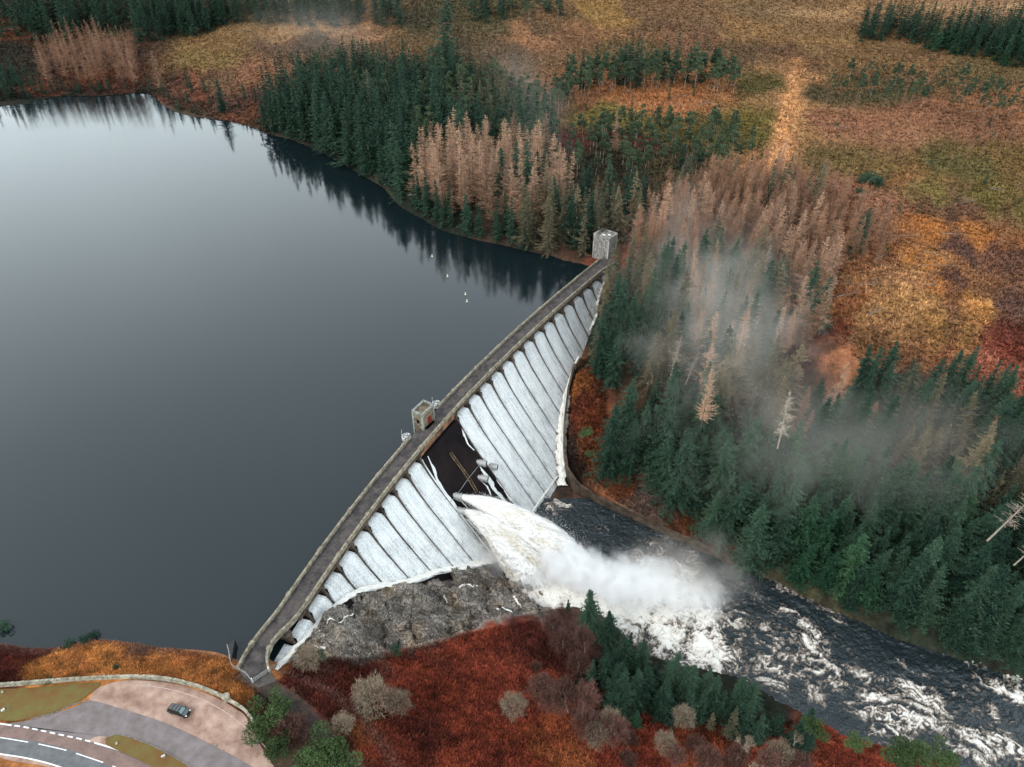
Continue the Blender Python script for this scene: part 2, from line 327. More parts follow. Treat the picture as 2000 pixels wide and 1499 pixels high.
# colour map: what grows or lies where (pixel, z guess, colour, reach in metres)
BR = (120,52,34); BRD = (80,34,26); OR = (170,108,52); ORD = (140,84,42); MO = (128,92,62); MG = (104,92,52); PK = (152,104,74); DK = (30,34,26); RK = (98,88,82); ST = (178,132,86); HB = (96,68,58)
CMAP = [(-100,1290,1,BRD),(20,1290,2,BRD),(60,1275,1,BRD),(40,1320,3,BRD),(120,1300,2,OR),(200,1270,1,OR),(250,1300,2,OR),(330,1290,2,OR),(400,1300,3,OR),(180,1262,1,ORD),(280,1268,1,HB),(360,1275,1,ORD),(440,1310,3,OR),(470,1340,3,OR),(500,1365,3,ORD),(100,1320,3,OR),(380,1330,4,OR),
 (530,1370,4,(70,56,44)),(560,1410,4,(66,50,40)),(620,1450,4,(66,56,44)),(560,1330,2.5,BRD),(620,1340,1,BRD),(700,1320,-6,BRD),(600,1300,-2,BRD),(640,1400,2,BRD),(700,1400,-1,BRD),(760,1350,-6,BR),(800,1290,-13,BR),(850,1350,-11,BR),(900,1260,-18,BR),(960,1240,-22,BR),(1030,1230,-28,BRD),(950,1330,-15,BR),(920,1400,-9,BR),(1000,1380,-15,BR),(820,1430,-3,BRD),(750,1460,0,BR),(900,1480,-5,BR),(1000,1460,-9,BR),(1100,1470,-14,(150,84,44)),(1085,1450,-16,(134,66,38)),(1060,1340,-22,BR),(1250,1400,-27,BR),(1200,1470,-20,BR),(1300,1470,-26,BR),(1350,1490,-28,(120,60,36)),(1500,1480,-35,BR),(1600,1465,-38,(128,58,36)),(1640,1490,-38,BR),(700,1430,0,(118,68,36)),(1100,1300,-31,(70,32,24)),(1160,1330,-31,DK),(1300,1350,-35,DK),(1420,1370,-37,DK),(1500,1400,-39,DK),
 (620,1270,-3,RK),(680,1230,-7,RK),(700,1260,-8,RK),(760,1200,-13,RK),(800,1170,-17,RK),(780,1240,-13,RK),(850,1140,-21,RK),(860,1200,-18,(120,104,92)),(900,1180,-23,RK),(940,1170,-28,(104,94,84)),(960,1200,-25,RK),(1000,1165,-33,RK),(1040,1185,-35,RK),(1080,1185,-37,(74,64,60)),(1140,1240,-37,(70,44,38)),
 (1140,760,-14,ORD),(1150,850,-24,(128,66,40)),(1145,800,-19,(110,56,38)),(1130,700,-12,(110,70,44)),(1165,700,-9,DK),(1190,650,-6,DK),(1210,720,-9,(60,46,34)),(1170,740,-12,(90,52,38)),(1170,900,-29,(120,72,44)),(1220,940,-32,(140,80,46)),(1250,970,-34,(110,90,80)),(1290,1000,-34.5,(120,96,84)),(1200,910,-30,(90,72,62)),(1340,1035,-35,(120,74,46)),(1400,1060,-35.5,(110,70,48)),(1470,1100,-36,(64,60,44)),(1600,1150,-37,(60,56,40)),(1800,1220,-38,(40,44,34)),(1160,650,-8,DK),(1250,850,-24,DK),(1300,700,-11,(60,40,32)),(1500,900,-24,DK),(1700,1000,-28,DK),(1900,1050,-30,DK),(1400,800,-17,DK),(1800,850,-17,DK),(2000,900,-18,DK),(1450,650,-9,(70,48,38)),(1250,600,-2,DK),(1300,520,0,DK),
 (1215,507,3,(120,62,44)),(1240,500,3,(120,62,44)),(1300,450,2,(96,64,48)),(1400,450,1,HB),(1500,450,0,HB),(1550,480,0,HB),(1650,440,1,(110,70,48)),(1700,500,0,(150,98,62)),(1750,540,0,(172,124,80)),(1640,590,-2,(140,88,52)),(1600,640,-5,(120,62,42)),(1560,700,-9,(60,40,34)),(1700,620,-2,(156,112,70)),(1780,600,-1,(160,116,70)),(1640,680,-4,(146,92,62)),(1600,665,-5,(90,58,42)),(1680,665,-4,(120,84,54)),(1850,640,-2,(150,108,60)),(1820,450,1,OR),(1830,520,0,(178,118,58)),(1850,580,-1,OR),(1880,500,1,HB),(1862,420,1,(112,78,56)),(1862,560,0,(100,66,52)),(1930,480,1,OR),(1920,600,-1,(168,116,62)),(1975,500,1,(104,70,54)),(1965,600,0,HB),(1990,660,-2,(96,48,36)),(1990,690,-3,(112,54,40)),(1960,720,-4,(150,88,66)),(1930,400,2,(112,96,50)),(1900,330,3,MG),(1960,330,3,(124,96,54)),(1800,380,2,(122,104,56)),(1750,350,2,(140,100,60)),(1700,330,3,(124,98,56)),(1620,310,3,(112,92,52)),(1650,370,2,(152,104,76)),(1720,400,2,(156,108,78)),(1600,370,2,(128,88,64)),
 (1530,290,4,(176,128,84)),(1515,320,3,(170,120,80)),(1540,240,6,ST),(1550,190,7,ST),(1556,145,8,ST),(1480,240,5,(116,100,48)),(1460,280,4,(110,98,50)),(1400,250,5,(106,94,52)),(1480,170,7,MG),(1380,170,6,(170,114,70)),(1300,200,7,(178,118,74)),(1230,200,6,(176,118,72)),(1150,195,7,(164,112,74)),(1100,200,8,(120,92,62)),(1200,240,5,(128,112,58)),(1135,290,4,(104,50,40)),(1250,285,4,(96,58,44)),(1200,300,4,(70,62,44)),(1300,310,4,(84,74,50)),(1170,330,4,(60,54,40)),(1320,260,5,(108,96,50)),(1100,330,5,(70,60,44)),(1650,230,6,(156,106,76)),(1720,250,5,(160,112,80)),(1800,220,6,(164,112,80)),(1900,240,6,(140,96,68)),(1970,220,7,(160,108,70)),(1600,170,8,(98,84,58)),(1700,170,7,(98,88,58)),(1800,140,9,(140,104,68)),(1900,150,9,(120,98,62)),(1650,120,9,(138,104,66)),(1560,120,9,(120,86,60)),(1450,100,12,(118,92,64)),(1600,85,13,(150,116,74)),(1500,40,20,(136,106,72)),(1450,60,17,(150,112,70)),(1400,60,17,(132,100,70)),(1350,90,13,(128,92,66)),(1250,50,20,(124,94,66)),(1180,40,21,(156,118,66)),(1150,70,17,(136,98,68)),(1080,50,20,(118,92,66)),(1050,75,16,(168,120,84)),(1300,20,25,(130,96,66)),(1600,30,22,(140,106,70)),(1750,20,24,(146,110,76)),(1900,10,27,(156,120,88)),(1250,120,9,(110,90,60)),(1000,100,14,(116,92,68)),
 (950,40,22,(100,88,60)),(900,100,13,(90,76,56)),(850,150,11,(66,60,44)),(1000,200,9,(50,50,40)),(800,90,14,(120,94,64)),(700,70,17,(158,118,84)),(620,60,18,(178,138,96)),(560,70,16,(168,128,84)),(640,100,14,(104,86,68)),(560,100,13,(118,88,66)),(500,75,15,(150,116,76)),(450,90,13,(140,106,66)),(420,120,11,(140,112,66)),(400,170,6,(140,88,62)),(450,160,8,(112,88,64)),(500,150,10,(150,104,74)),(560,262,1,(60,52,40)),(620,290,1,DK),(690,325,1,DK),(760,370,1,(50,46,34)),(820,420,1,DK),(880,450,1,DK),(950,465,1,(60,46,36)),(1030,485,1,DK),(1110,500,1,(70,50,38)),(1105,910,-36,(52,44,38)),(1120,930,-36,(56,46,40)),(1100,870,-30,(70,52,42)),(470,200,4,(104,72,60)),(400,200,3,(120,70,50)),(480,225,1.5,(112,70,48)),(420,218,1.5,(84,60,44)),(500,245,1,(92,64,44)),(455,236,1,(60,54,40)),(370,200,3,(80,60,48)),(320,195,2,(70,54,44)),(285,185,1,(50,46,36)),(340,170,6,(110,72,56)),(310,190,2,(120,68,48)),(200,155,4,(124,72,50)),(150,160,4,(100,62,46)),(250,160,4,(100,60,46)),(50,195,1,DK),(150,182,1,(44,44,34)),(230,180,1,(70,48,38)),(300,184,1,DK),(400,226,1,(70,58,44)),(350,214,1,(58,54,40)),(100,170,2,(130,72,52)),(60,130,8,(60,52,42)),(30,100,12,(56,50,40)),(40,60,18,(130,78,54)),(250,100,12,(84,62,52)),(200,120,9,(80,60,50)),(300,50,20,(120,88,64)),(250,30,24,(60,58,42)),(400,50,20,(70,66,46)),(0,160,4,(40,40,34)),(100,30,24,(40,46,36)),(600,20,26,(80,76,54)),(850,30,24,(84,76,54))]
cw = np.array([[*U(a, b, zf(z))] for a, b, z, c in CMAP]); cc = np.array([srgb(*c) for *_, c in CMAP])
def ground_colour(x, y):
    near = np.clip(200/np.maximum(y, 60), .35, 1.6)
    wx = x+fbm(x*.12*near, y*.12*near, 31)*7/near+fbm(x*.5, y*.5, 33)*2.2; wy = y+fbm(x*.12*near, y*.12*near, 37)*9/near+fbm(x*.5, y*.5, 39)*2.2
    out = np.zeros((len(x), 3))
    for i in range(0, len(x), 20000):
        d = (wx[i:i+20000, None]-cw[None, :, 0])**2+(wy[i:i+20000, None]-cw[None, :, 1])**2
        w = 1/(d+6)**2.6; w /= w.sum(1)[:, None]; out[i:i+20000] = w@cc
    f = fbm(x*.35, y*.35, 51, 5); g = fbm(x*.09+4, y*.13, 57, 4); hh = fbm(x*1.1, y*1.1, 61, 3)
    out *= (1+.55*f+.25*g+.5*hh)[:, None]
    gl = out.mean(1)[:, None]; out = (gl+(out-gl)*.92)*1.05
    nr = np.clip(1.5-y/300, .3, 1)[:, None]; avg = out/(1+.55*f+.25*g+.5*hh)[:, None]; out = avg+(out-avg)*nr
    m = np.clip((fbm(x*.22, y*.3, 71, 5)-.12)*5, 0, 1)[:, None]*.5*nr          # straw patches
    out = out*(1-m)+m*out*np.array([1.5, 1.55, 1.3])
    k = np.clip((fbm(x*.4, y*.45, 81, 4)-.22)*5, 0, 1)[:, None]*.55*(.35+.65*nr)         # dark heather patches
    out = out*(1-k)+k*out*np.array([.42, .5, .5])
    return np.clip(out, .004, .7)
ROCKP = [U(*p, zf(z)) for p, z in (((580,1262),-2),((620,1225),-4),((690,1165),-8),((790,1140),-16),((850,1110),-22),((925,1105),-31),((960,1125),-34),((1060,1140),-38),((1120,1185),-38),((1060,1195),-35),((960,1215),-25),((900,1240),-20),((820,1262),-14),((760,1272),-11),((700,1285),-8),((640,1285),-5),((600,1283),-3))]
_riv = inpoly(X, Y, [U(*p, -36) for p in RFAR]+[U(*p, -36) for p in RNEAR[::-1]])
pathP = [U(*p, z) for p, z in (((455,1325),3),((480,1300),3),((512,1280),3),((535,1325),3),((600,1375),3),((720,1499),3),((760,1560),3),((680,1560),3),((560,1400),3.4),((500,1350),3))]
lotP = [U(*p, 4.5) for p in ((-300,1338),(0,1338),(120,1333),(250,1328),(340,1332),(400,1348),(450,1375),(480,1405),(520,1470),(560,1560),(560,1800),(-500,1800))]
flat = inpoly(X, Y, lotP); pth = inpoly(X, Y, pathP); rk = inpoly(X, Y, ROCKP)
def soft(mask, k=3):
    a = mask.reshape(GX.shape).astype(float)
    for _ in range(k):
        p = np.pad(a, 1, mode='edge'); a = (p[:-2, 1:-1]+p[2:, 1:-1]+p[1:-1, :-2]+p[1:-1, 2:]+p[1:-1, 1:-1])/5
    return a.ravel()
flat = soft(flat, 4); pth = soft(pth, 2); rk = soft(rk, 3)
amp = np.clip(Y/400, .25, 1)*(1-flat)*(1-pth)
_zs = np.where((Y > 200) & (Z0 > 0) & (Z0 < 1.6) & (X < 45), 1.6*(np.maximum(Z0, 0)/1.6)**.4, Z0)
Zr = _zs+amp*(fbm(X*.03, Y*.03, 3)*2.2*np.clip((Y-150)/200, 0, 1)+fbm(X*.15, Y*.15, 5)*.9+fbm(X*.6, Y*.6, 6, 3)*.45)
Zr = np.where(np.abs(Z0) < 2.5, _zs+(Zr-_zs)*(.15+.85*np.abs(Z0)/2.5), Zr)
Zr = Zr+rk*(blocks(X+fbm(X*.3, Y*.3, 2)*2, Y, 6.5, 101)*.75+blocks(X, Y+fbm(X, Y, 8), 2.6, 131)*.9+blocks(X, Y, 1.3, 141)*.5+fbm(X*.08, Y*.08, 19)*2.5)
lotz = 4.5
Zr = Zr*(1-flat)+(lotz-.05)*flat; Zr = Zr*(1-pth)+(3.0-.03)*pth
_nn = np.linspace(-3, 28, 249); _cc = DC(_nn); _sel = np.where((X > -70) & (X < 80) & (Y > 80) & (Y < 290))[0]
_dm = np.full(len(_sel), 1e9); _ki = np.zeros(len(_sel), int)
for _i in range(len(_nn)):
    _d = (X[_sel]-_cc[_i, 0])**2+(Y[_sel]-_cc[_i, 1])**2; _m = _d < _dm; _dm[_m] = _d[_m]; _ki[_m] = _i
_oo = ((np.stack([X, Y], 1)[_sel]-_cc[_ki])*DN(_nn)[_ki]).sum(1); _nk = _nn[_ki]; _tt = toe(_nk)
_wid = np.where(_nk > 15.5, np.interp(_nk, [15.5, 18, 22], [3.6, 3.4, 1.2]), 1.3)
_m = (_oo > 0) & (_oo < foff(_tt)+_wid) & (_nk > -.9) & (_nk < 26.3)
Zr[_sel[_m]] = np.minimum(Zr[_sel[_m]], -_tt[_m]-.5)
Zr = np.where(_riv, np.minimum(Zr, RZ(X)-1.2), Zr)
CAS = [(1131,697,-14),(1124,708,-14.8),(1114,735,-16.8),(1105,768,-19.3),(1100,805,-22.2),(1097,845,-25.4),(1095,885,-28.8),(1096,920,-32),(1098,950,-34.2)]
CASW = np.array([(*U(a, b, z), z) for a, b, z in CAS])
for _q in range(len(CASW)-1):
    for _t in np.linspace(0, 1, 8):
        _p = CASW[_q]*(1-_t)+CASW[_q+1]*_t; _m = (X-_p[0])**2+(Y-_p[1])**2 < 2.6**2; Zr[_m] = np.minimum(Zr[_m], _p[2]-.6)
ZG = Zr.reshape(GX.shape)
def TZ(x, y):
    x = np.atleast_1d(np.asarray(x, float)); y = np.atleast_1d(np.asarray(y, float))
    i = np.clip(np.searchsorted(gx, x)-1, 0, len(gx)-2); j = np.clip(np.searchsorted(gy, y)-1, 0, len(gy)-2)
    fx = np.clip((x-gx[i])/(gx[i+1]-gx[i]), 0, 1); fy = np.clip((y-gy[j])/(gy[j+1]-gy[j]), 0, 1)
    return (ZG[j, i]*(1-fx)+ZG[j, i+1]*fx)*(1-fy)+(ZG[j+1, i]*(1-fx)+ZG[j+1, i+1]*fx)*fy
def G(px, py, zmin=None):                    # where the ray through a pixel meets the ground
    zs = np.arange(70, -50, -.25); P = np.array([U(px, py, z) for z in zs]); t = TZ(P[:, 0], P[:, 1])
    if zmin is not None: t = np.maximum(t, zmin)
    k = np.argmax(zs <= t); return np.array([P[k, 0], P[k, 1], t[k]])
GC = ground_colour(X, Y)
_rc = np.array(srgb(168, 157, 146))*np.clip(1.15+.5*fbm(X*.7, Y*.7, 91, 4)+.9*fbm(X*.16, Y*.2, 93), .3, 2.0)[:, None]
_rb = np.clip((fbm(X*.25, Y*.25, 97)-.1)*3, 0, 1)[:, None]*.5
_rc = _rc*(1-_rb)+_rb*_rc*np.array([1.25, 1.02, .72])
GC = GC*(1-rk[:, None])+_rc*rk[:, None]
GC = GC*(1-pth[:, None])+np.array(srgb(62, 54, 50))*(1+.35*fbm(X*.7, Y*.7, 99))[:, None]*pth[:, None]
wetb = np.clip(1-np.abs(Z0-.1)/1.2, 0, 1)[:, None]*(Y[:, None] < 130)*.55
GC = GC*(1-wetb)+wetb*np.array(srgb(112, 84, 76))*(1+.5*fbm(X, Y, 44))[:, None]
def tint(pix, z, c, k=.8, warp=2.0):
    global GC
    m = inpoly(X+fbm(X*.12, Y*.12, 401)*warp, Y+fbm(X*.12, Y*.12, 403)*warp, [U(a, b, z) for a, b in pix]); m = soft(m, 2)[:, None]*k*(1+.35*fbm(X*.3, Y*.3, 405, 4))[:, None]; m = np.clip(m, 0, 1)
    GC = GC*(1-m)+m*np.array(srgb(*c))*(1+.6*fbm(X*.5, Y*.5, 407, 4))[:, None]
def band(pix, w, z, c, k=.6):
    L = [(a, b-w) for a, b in pix]+[(a, b+w) for a, b in pix[::-1]]; tint(L, z, c, k, 1.0)
tint([(1546,126),(1574,128),(1566,170),(1556,230),(1545,300),(1500,330),(1490,318),(1508,270),(1530,200)], 6, (214,158,108), 1.0)
for q in ([(1850,370),(1872,372),(1878,500),(1880,650),(1846,650),(1848,500)], [(1955,400),(1975,400),(1988,520),(1990,630),(1962,630),(1958,520)]): tint(q, 0, (98,68,56), .7)
tint([(1560,372),(1700,350),(1800,380),(1800,430),(1760,560),(1700,560),(1640,470)], 1, (120,82,62), .4, 6)
band([(1400,68),(1500,60),(1600,42),(1700,30)], 4, 18, (176,134,88)); band([(1440,100),(1560,88),(1700,96),(1850,112)], 3, 13, (92,66,52)); band([(1480,82),(1600,76),(1690,88)], 3.5, 15, (170,128,82))
band([(1380,120),(1520,118),(1590,128)], 3, 11, (84,62,50)); band([(1130,30),(1170,50),(1185,70)], 5, 21, (176,138,80)); band([(1040,48),(1200,76),(1300,72)], 3, 17, (172,124,86))
band([(1600,142),(1750,146),(1990,170)], 3, 9, (104,74,56)); band([(1690,205),(1800,212),(1990,238)], 5, 6, (110,76,58), .5); band([(1500,8),(1750,4),(2050,12)], 3, 30, (196,160,120)); band([(560,74),(640,66),(740,56)], 3, 17, (176,132,90))
band([(1580,150),(1640,170),(1720,165)], 3, 8, (170,112,76)); band([(1120,175),(1260,190),(1370,180)], 9, 7, (176,112,68), .55); band([(1400,215),(1340,245),(1290,262)], 3, 6, (120,84,60))
for i in range(9): band([(1330+i*8, 70+i*9), (1560+i*20, 60+i*10), (2050, 100+i*14)], 1.2, 13, (98,78,58), .35)
for i in range(10): tint([(1600+i*42,150+i*3),(1603+i*42,150+i*3),(1640+i*42,330),(1636+i*42,330)], 5, (96,76,54), .3, 1)
GC *= (1-.22*np.clip((Y-230)/200, 0, 1))[:, None]
GC = np.clip(GC, .004, .8)
ny, nx = GX.shape; I = np.arange(nx*ny).reshape(ny, nx)
Fq = np.stack([I[:-1, :-1], I[:-1, 1:], I[1:, 1:], I[1:, :-1]], -1).reshape(-1, 4)
_me = mesh('ground', np.stack([X, Y, Zr], 1), Fq, [M['ground'], M['slab']], True, col=GC)
_me.polygons.foreach_set('material_index', (rk[Fq].mean(1) > .5).astype(np.int32))
_me.polygons.foreach_set('use_smooth', ~((rk[Fq].mean(1) > .35)))
ter = obj('ground', _me); ter['kind'] = 'structure'
def GCat(x, y):
    i = np.clip(np.searchsorted(gx, x), 0, len(gx)-1); j = np.clip(np.searchsorted(gy, y), 0, len(gy)-1)
    return GC[j*nx+i]
# ------------------------------------------------------------------ loch
def water_mat():
    m, n, l, p = newmat('loch_water')
    p.inputs['Base Color'].default_value = (.006, .012, .014, 1); p.inputs['Roughness'].default_value = .07; p.inputs['IOR'].default_value = 1.5
    tc = n.new('ShaderNodeTexCoord'); a = n.new('ShaderNodeTexNoise'); a.inputs['Scale'].default_value = 1.3; a.inputs['Detail'].default_value = 4
    l.new(tc.outputs['Object'], a.inputs['Vector'])
    wn_ = n.new('ShaderNodeTexNoise'); wn_.inputs['Scale'].default_value = .012; wn_.inputs['Detail'].default_value = 3; l.new(tc.outputs['Object'], wn_.inputs['Vector']); wr = n.new('ShaderNodeMapRange'); wr.inputs['From Min'].default_value = .4; wr.inputs['From Max'].default_value = .65; wr.inputs['To Min'].default_value = .04; wr.inputs['To Max'].default_value = .13; l.new(wn_.outputs[0], wr.inputs['Value']); l.new(wr.outputs[0], p.inputs['Roughness'])
    b = n.new('ShaderNodeBump'); b.inputs['Strength'].default_value = .10; b.inputs['Distance'].default_value = .12
    l.new(a.outputs[0], b.inputs['Height']); l.new(b.outputs[0], p.inputs['Normal'])
    return m
M['loch'] = water_mat()
lp = [tuple(D(n, -1.2)) for n in np.arange(-3.2, 28.1, 1.0)]
lp += [tuple(U(*p, 0)+np.array([12, 14])) for p in SHORE[::-1]]
lp += [(-520, 560), (-520, 60)]+[tuple(U(*p, 0)+np.array([0, -7])) for p in SHORE2[::-1]]
loch = obj('loch_water', mesh('loch_water', [(x, y, 0) for x, y in lp], [tuple(range(len(lp)))], M['loch']))
loch['kind'] = 'structure'
# ------------------------------------------------------------------ river with foam
def foam_nodes(n, l, p, dark, wet_rough=.16):
    a = n.new('ShaderNodeAttribute'); a.attribute_name = 'v'
    fo = n.new('ShaderNodeValToRGB'); e = fo.color_ramp.elements
    e[0].position = 0.0; e[0].color = (*dark, 1); e[1].position = 1.0; e[1].color = (.86, .84, .78, 1)
    q = e.new(.30); q.color = (*dark, 1); q = e.new(.44); q.color = (.16, .125, .10, 1); q = e.new(.70); q.color = (.66, .62, .56, 1)
    l.new(a.outputs['Fac'], fo.inputs[0]); l.new(fo.outputs[0], p.inputs['Base Color'])
    mr = n.new('ShaderNodeMapRange'); mr.inputs['From Min'].default_value = .25; mr.inputs['From Max'].default_value = .5
    mr.inputs['To Min'].default_value = wet_rough; mr.inputs['To Max'].default_value = .9
    l.new(a.outputs['Fac'], mr.inputs['Value']); l.new(mr.outputs[0], p.inputs['Roughness'])
m, n, l, p = newmat('river_water'); foam_nodes(n, l, p, (.014, .022, .025)); M['river'] = m
tc = n.new('ShaderNodeTexCoord'); nz = n.new('ShaderNodeTexNoise'); nz.inputs['Scale'].default_value = 1.6; nz.inputs['Detail'].default_value = 6
l.new(tc.outputs['Object'], nz.inputs['Vector']); bb = n.new('ShaderNodeBump'); bb.inputs['Strength'].default_value = .8; bb.inputs['Distance'].default_value = .5
l.new(nz.outputs[0], bb.inputs['Height']); l.new(bb.outputs[0], p.inputs['Normal'])
rx = np.arange(-8, 215, .27); ry = np.arange(48, 172, .27); RX, RY = np.meshgrid(rx, ry); rX, rY = RX.ravel(), RY.ravel()
fl = np.array([.86, -.5])
def river_foam(x, y):
    # flow coordinates
    u = x*fl[0]+y*fl[1]; v = -x*fl[1]+y*fl[0]
    wu = u+fbm(x*.09, y*.09, 201)*9+fbm(x*.35, y*.35, 203)*2.5; wv = v+fbm(x*.09, y*.09, 205)*9+fbm(x*.35, y*.35, 207)*2.5
    ridge = np.clip(1-np.abs(fbm(wu*.10, wv*.26, 211, 5))*3.2, 0, 1); ridge2 = np.clip(1-np.abs(fbm(wu*.30, wv*.85, 215, 4))*3.0, 0, 1)
    fil = np.clip(1-np.abs(fbm(wu*.8+7, wv*2.2, 233, 3))*3.2, 0, 1)
    fine = fbm(wu*.8, wv*1.7, 219, 3)
    base = np.zeros_like(x); bu = u+fbm(x*.16, y*.16, 241, 4)*5; bv = v+fbm(x*.16, y*.16, 243, 4)*4
    for px, py, r, a in FO:
        c = U(px, py, -35); cu = c[0]*fl[0]+c[1]*fl[1]; cv = -c[0]*fl[1]+c[1]*fl[0]; q = 1.5 if px > 1380 else 1.0; d = ((bu-cu)/(r*q))**2+((bv-cv)/(r/q))**2; base = np.maximum(base, a*(.88 if px > 1440 else 1)*np.exp(-d))
    t = base*(.16+.50*ridge+.46*ridge2+.42*fil)+.20*ridge*ridge2+.12*fil*ridge2+.13*fine-.10
    t = t+np.clip(base-.72, 0, .6)*1.1
    return t, ridge2, fine
FO = [(1080,1150,13,1.3),(1150,1190,13,1.25),(1230,1190,13,1.2),(1300,1180,13,1.0),(1360,1210,10,0.95),(1300,1240,10,1.2),(1380,1270,9,1.1),(1230,1140,11,0.8),(1320,1110,8,0.55),(1270,1070,6,0.45),(1420,1200,8,0.6),(1450,1280,8,0.5),(1095,945,2.8,1.1),(1085,962,3.2,0.9),(1095,985,3.2,0.62),(1080,1000,2.5,0.5),(1180,1020,6,0.22),(1290,1040,6,0.3),(1250,1060,6,0.3),(1340,1075,5,0.34),(1500,1230,6,0.7),(1540,1200,4,0.63),(1580,1230,5,0.868),(1600,1270,5,0.868),(1560,1290,5,0.77),(1640,1300,6,0.7),(1510,1300,5,0.6719999999999999),(1570,1160,5,0.588),(1620,1190,4,0.504),(1690,1360,4,0.9799999999999999),(1720,1370,5,0.84),(1780,1350,5,0.868),(1800,1320,3,0.7),(1720,1400,5,0.77),(1790,1400,6,0.9239999999999999),(1850,1420,6,0.728),(1735,1430,2.2,1.1199999999999999),(1890,1480,5,1.0499999999999998),(1920,1450,5,0.9799999999999999),(1970,1450,5,0.84),(1930,1390,4,0.7),(1950,1330,4,1.19),(1985,1350,5,1.1199999999999999),(1980,1310,3,0.84),(1900,1330,2,0.84),(1860,1455,4,0.77),(1990,1480,5,0.7),(1640,1340,4,0.5599999999999999),(1440,1330,7,0.35),(1400,1160,5,0.4),(1870,1260,2,0.48999999999999994),(1480,1180,6,0.42),(1100,1080,6,0.25),(1610,1250,5,0.8),(1560,1330,5,0.7),(1690,1310,5,0.55),(1760,1300,4,0.5),(1840,1370,5,0.7),(1870,1340,4,0.5),(1930,1290,3,0.7),(1660,1390,4,0.6),(1700,1430,4,0.5),(1800,1450,4,0.6),(1500,1330,5,0.6),(1470,1260,5,0.6),(1530,1280,4,0.7)]
rt, rr2, rfine = river_foam(rX, rY)
wav = fbm(rX*.25, rY*.25, 221, 4)*.7+fbm(rX*1.0, rY*1.2, 223, 3)*.35
rz = RZ(rX)+wav*.8+np.clip(rt, 0, 1)*(.3+.2*rr2+fbm(rX*.6, rY*.6, 229, 3)*.6)
fv = np.clip(.13+rt*.80+fbm(rX*1.5, rY*2.4, 227, 4)*.14*(rt > .15), 0, 1)
keep = (rz > TZ(rX, rY)-1.2) & (rY*0 == 0)
# keep the river off the dam body
_nn = np.linspace(-3, 28, 125); _cc = DC(_nn)
dmin = np.full(len(rX), 1e9); kk = np.zeros(len(rX), int)
for i in range(len(_nn)):
    d = (rX-_cc[i, 0])**2+(rY-_cc[i, 1])**2; mk = d < dmin; dmin[mk] = d[mk]; kk[mk] = i
_o = ((np.stack([rX, rY], 1)-_cc[kk])*DN(_nn)[kk]).sum(1)
keep &= _o > foff(33)-.6
K = keep.reshape(RX.shape); I = np.arange(K.size).reshape(K.shape)
fk = K[:-1, :-1] & K[:-1, 1:] & K[1:, 1:] & K[1:, :-1]
Fr = np.stack([I[:-1, :-1][fk], I[:-1, 1:][fk], I[1:, 1:][fk], I[1:, :-1][fk]], -1)
used = np.unique(Fr); mp = np.full(K.size, -1); mp[used] = np.arange(len(used))
riv = obj('river_water', mesh('river_water', np.stack([rX, rY, rz], 1)[used], mp[Fr], M['river'], True, attr=fv[used])); riv['kind'] = 'structure'
# ------------------------------------------------------------------ gravity dam
DZ = 3.0
dam = tag(empty('gravity_dam', (*D(11, 0), 0)), 'long curved concrete dam holding back the loch with white water running down its face', 'dam')
dl = np.array(dam.location)
def dparent(o): o.parent = dam; o.matrix_parent_inverse.identity(); o.location = -dl; return o
nn = np.arange(-2.6, 27.61, .2); prof = []
V = []; rows = 0
for n_ in nn:
    h1 = max(float(toe(n_)), 0)+3
    hs_ = np.linspace(0.6, h1, 22)
    pts = [(-5.0, -26), (-5.0, -.9), (-.6, -.9)]+[(float(foff(h)), -h) for h in hs_]
    rows = len(pts)
    for o, z in pts: w = D(n_, o); V.append((w[0], w[1], z))
I = np.arange(len(V)).reshape(len(nn), rows)
Fd = np.stack([I[:-1, :-1], I[1:, :-1], I[1:, 1:], I[:-1, 1:]], -1).reshape(-1, 4)
dparent(obj('wall_body', mesh('wall_body', V, Fd, M['wet'], True)))
def P3(n, o, z): w = D(n, o); return (float(w[0]), float(w[1]), z)
# paths of the two parapets (the downstream one swings round at the near end)
endp = [U(*p, 4) for p in ((526,1311),(520,1298),(518,1284),(521,1268),(529,1251),(541,1234))]
DNp = [(p[0], p[1]) for p in endp]+[tuple(D(n, -.25)) for n in np.arange(.3, 26.6, .35)]+[tuple(U(*p, 4)) for p in ((1184,523),(1191,517),(1199,514),(1208,512))]
UPp = [tuple(U(*p, 4)) for p in ((463,1304),(478,1275),(494,1246))]+[tuple(D(n, -5.3)) for n in np.arange(.3, 27.3, .35)]
def smooth(P, k=2):
    P = np.array(P, float)
    for _ in range(k): P[1:-1] = (P[:-2]+2*P[1:-1]+P[2:])/4
    return P
DNp = smooth(DNp, 2); UPp = smooth(UPp, 1)
def cum(P): return np.r_[0, np.cumsum(np.linalg.norm(np.diff(P, axis=0), axis=1))]
def at(P, s):
    c = cum(P); return np.array([np.interp(s, c, P[:, 0]), np.interp(s, c, P[:, 1])])
m1 = MB()
m1.sweep([(*P, DZ) for P in smooth([D(n, -2.7) for n in np.arange(.6, 28.2, .4)], 1)], [(-2.75, -.7), (2.6, -.7), (2.6, 0), (-2.75, 0)])
M['deck'] = simple('deck_asphalt', (.085, .072, .066), .9, .35, .5, .4, c2=(.035, .032, .033))
dparent(m1.build('deck', M['deck']))
m1 = MB()
poly = [tuple(D(1.0, -5.45))]+[tuple(p) for p in UPp[:3][::-1]]+[tuple(U(475,1322,3)), tuple(U(500,1345,3)), tuple(U(540,1330,3))]+[tuple(p) for p in DNp[:8]]+[tuple(D(1.0, -.1))]
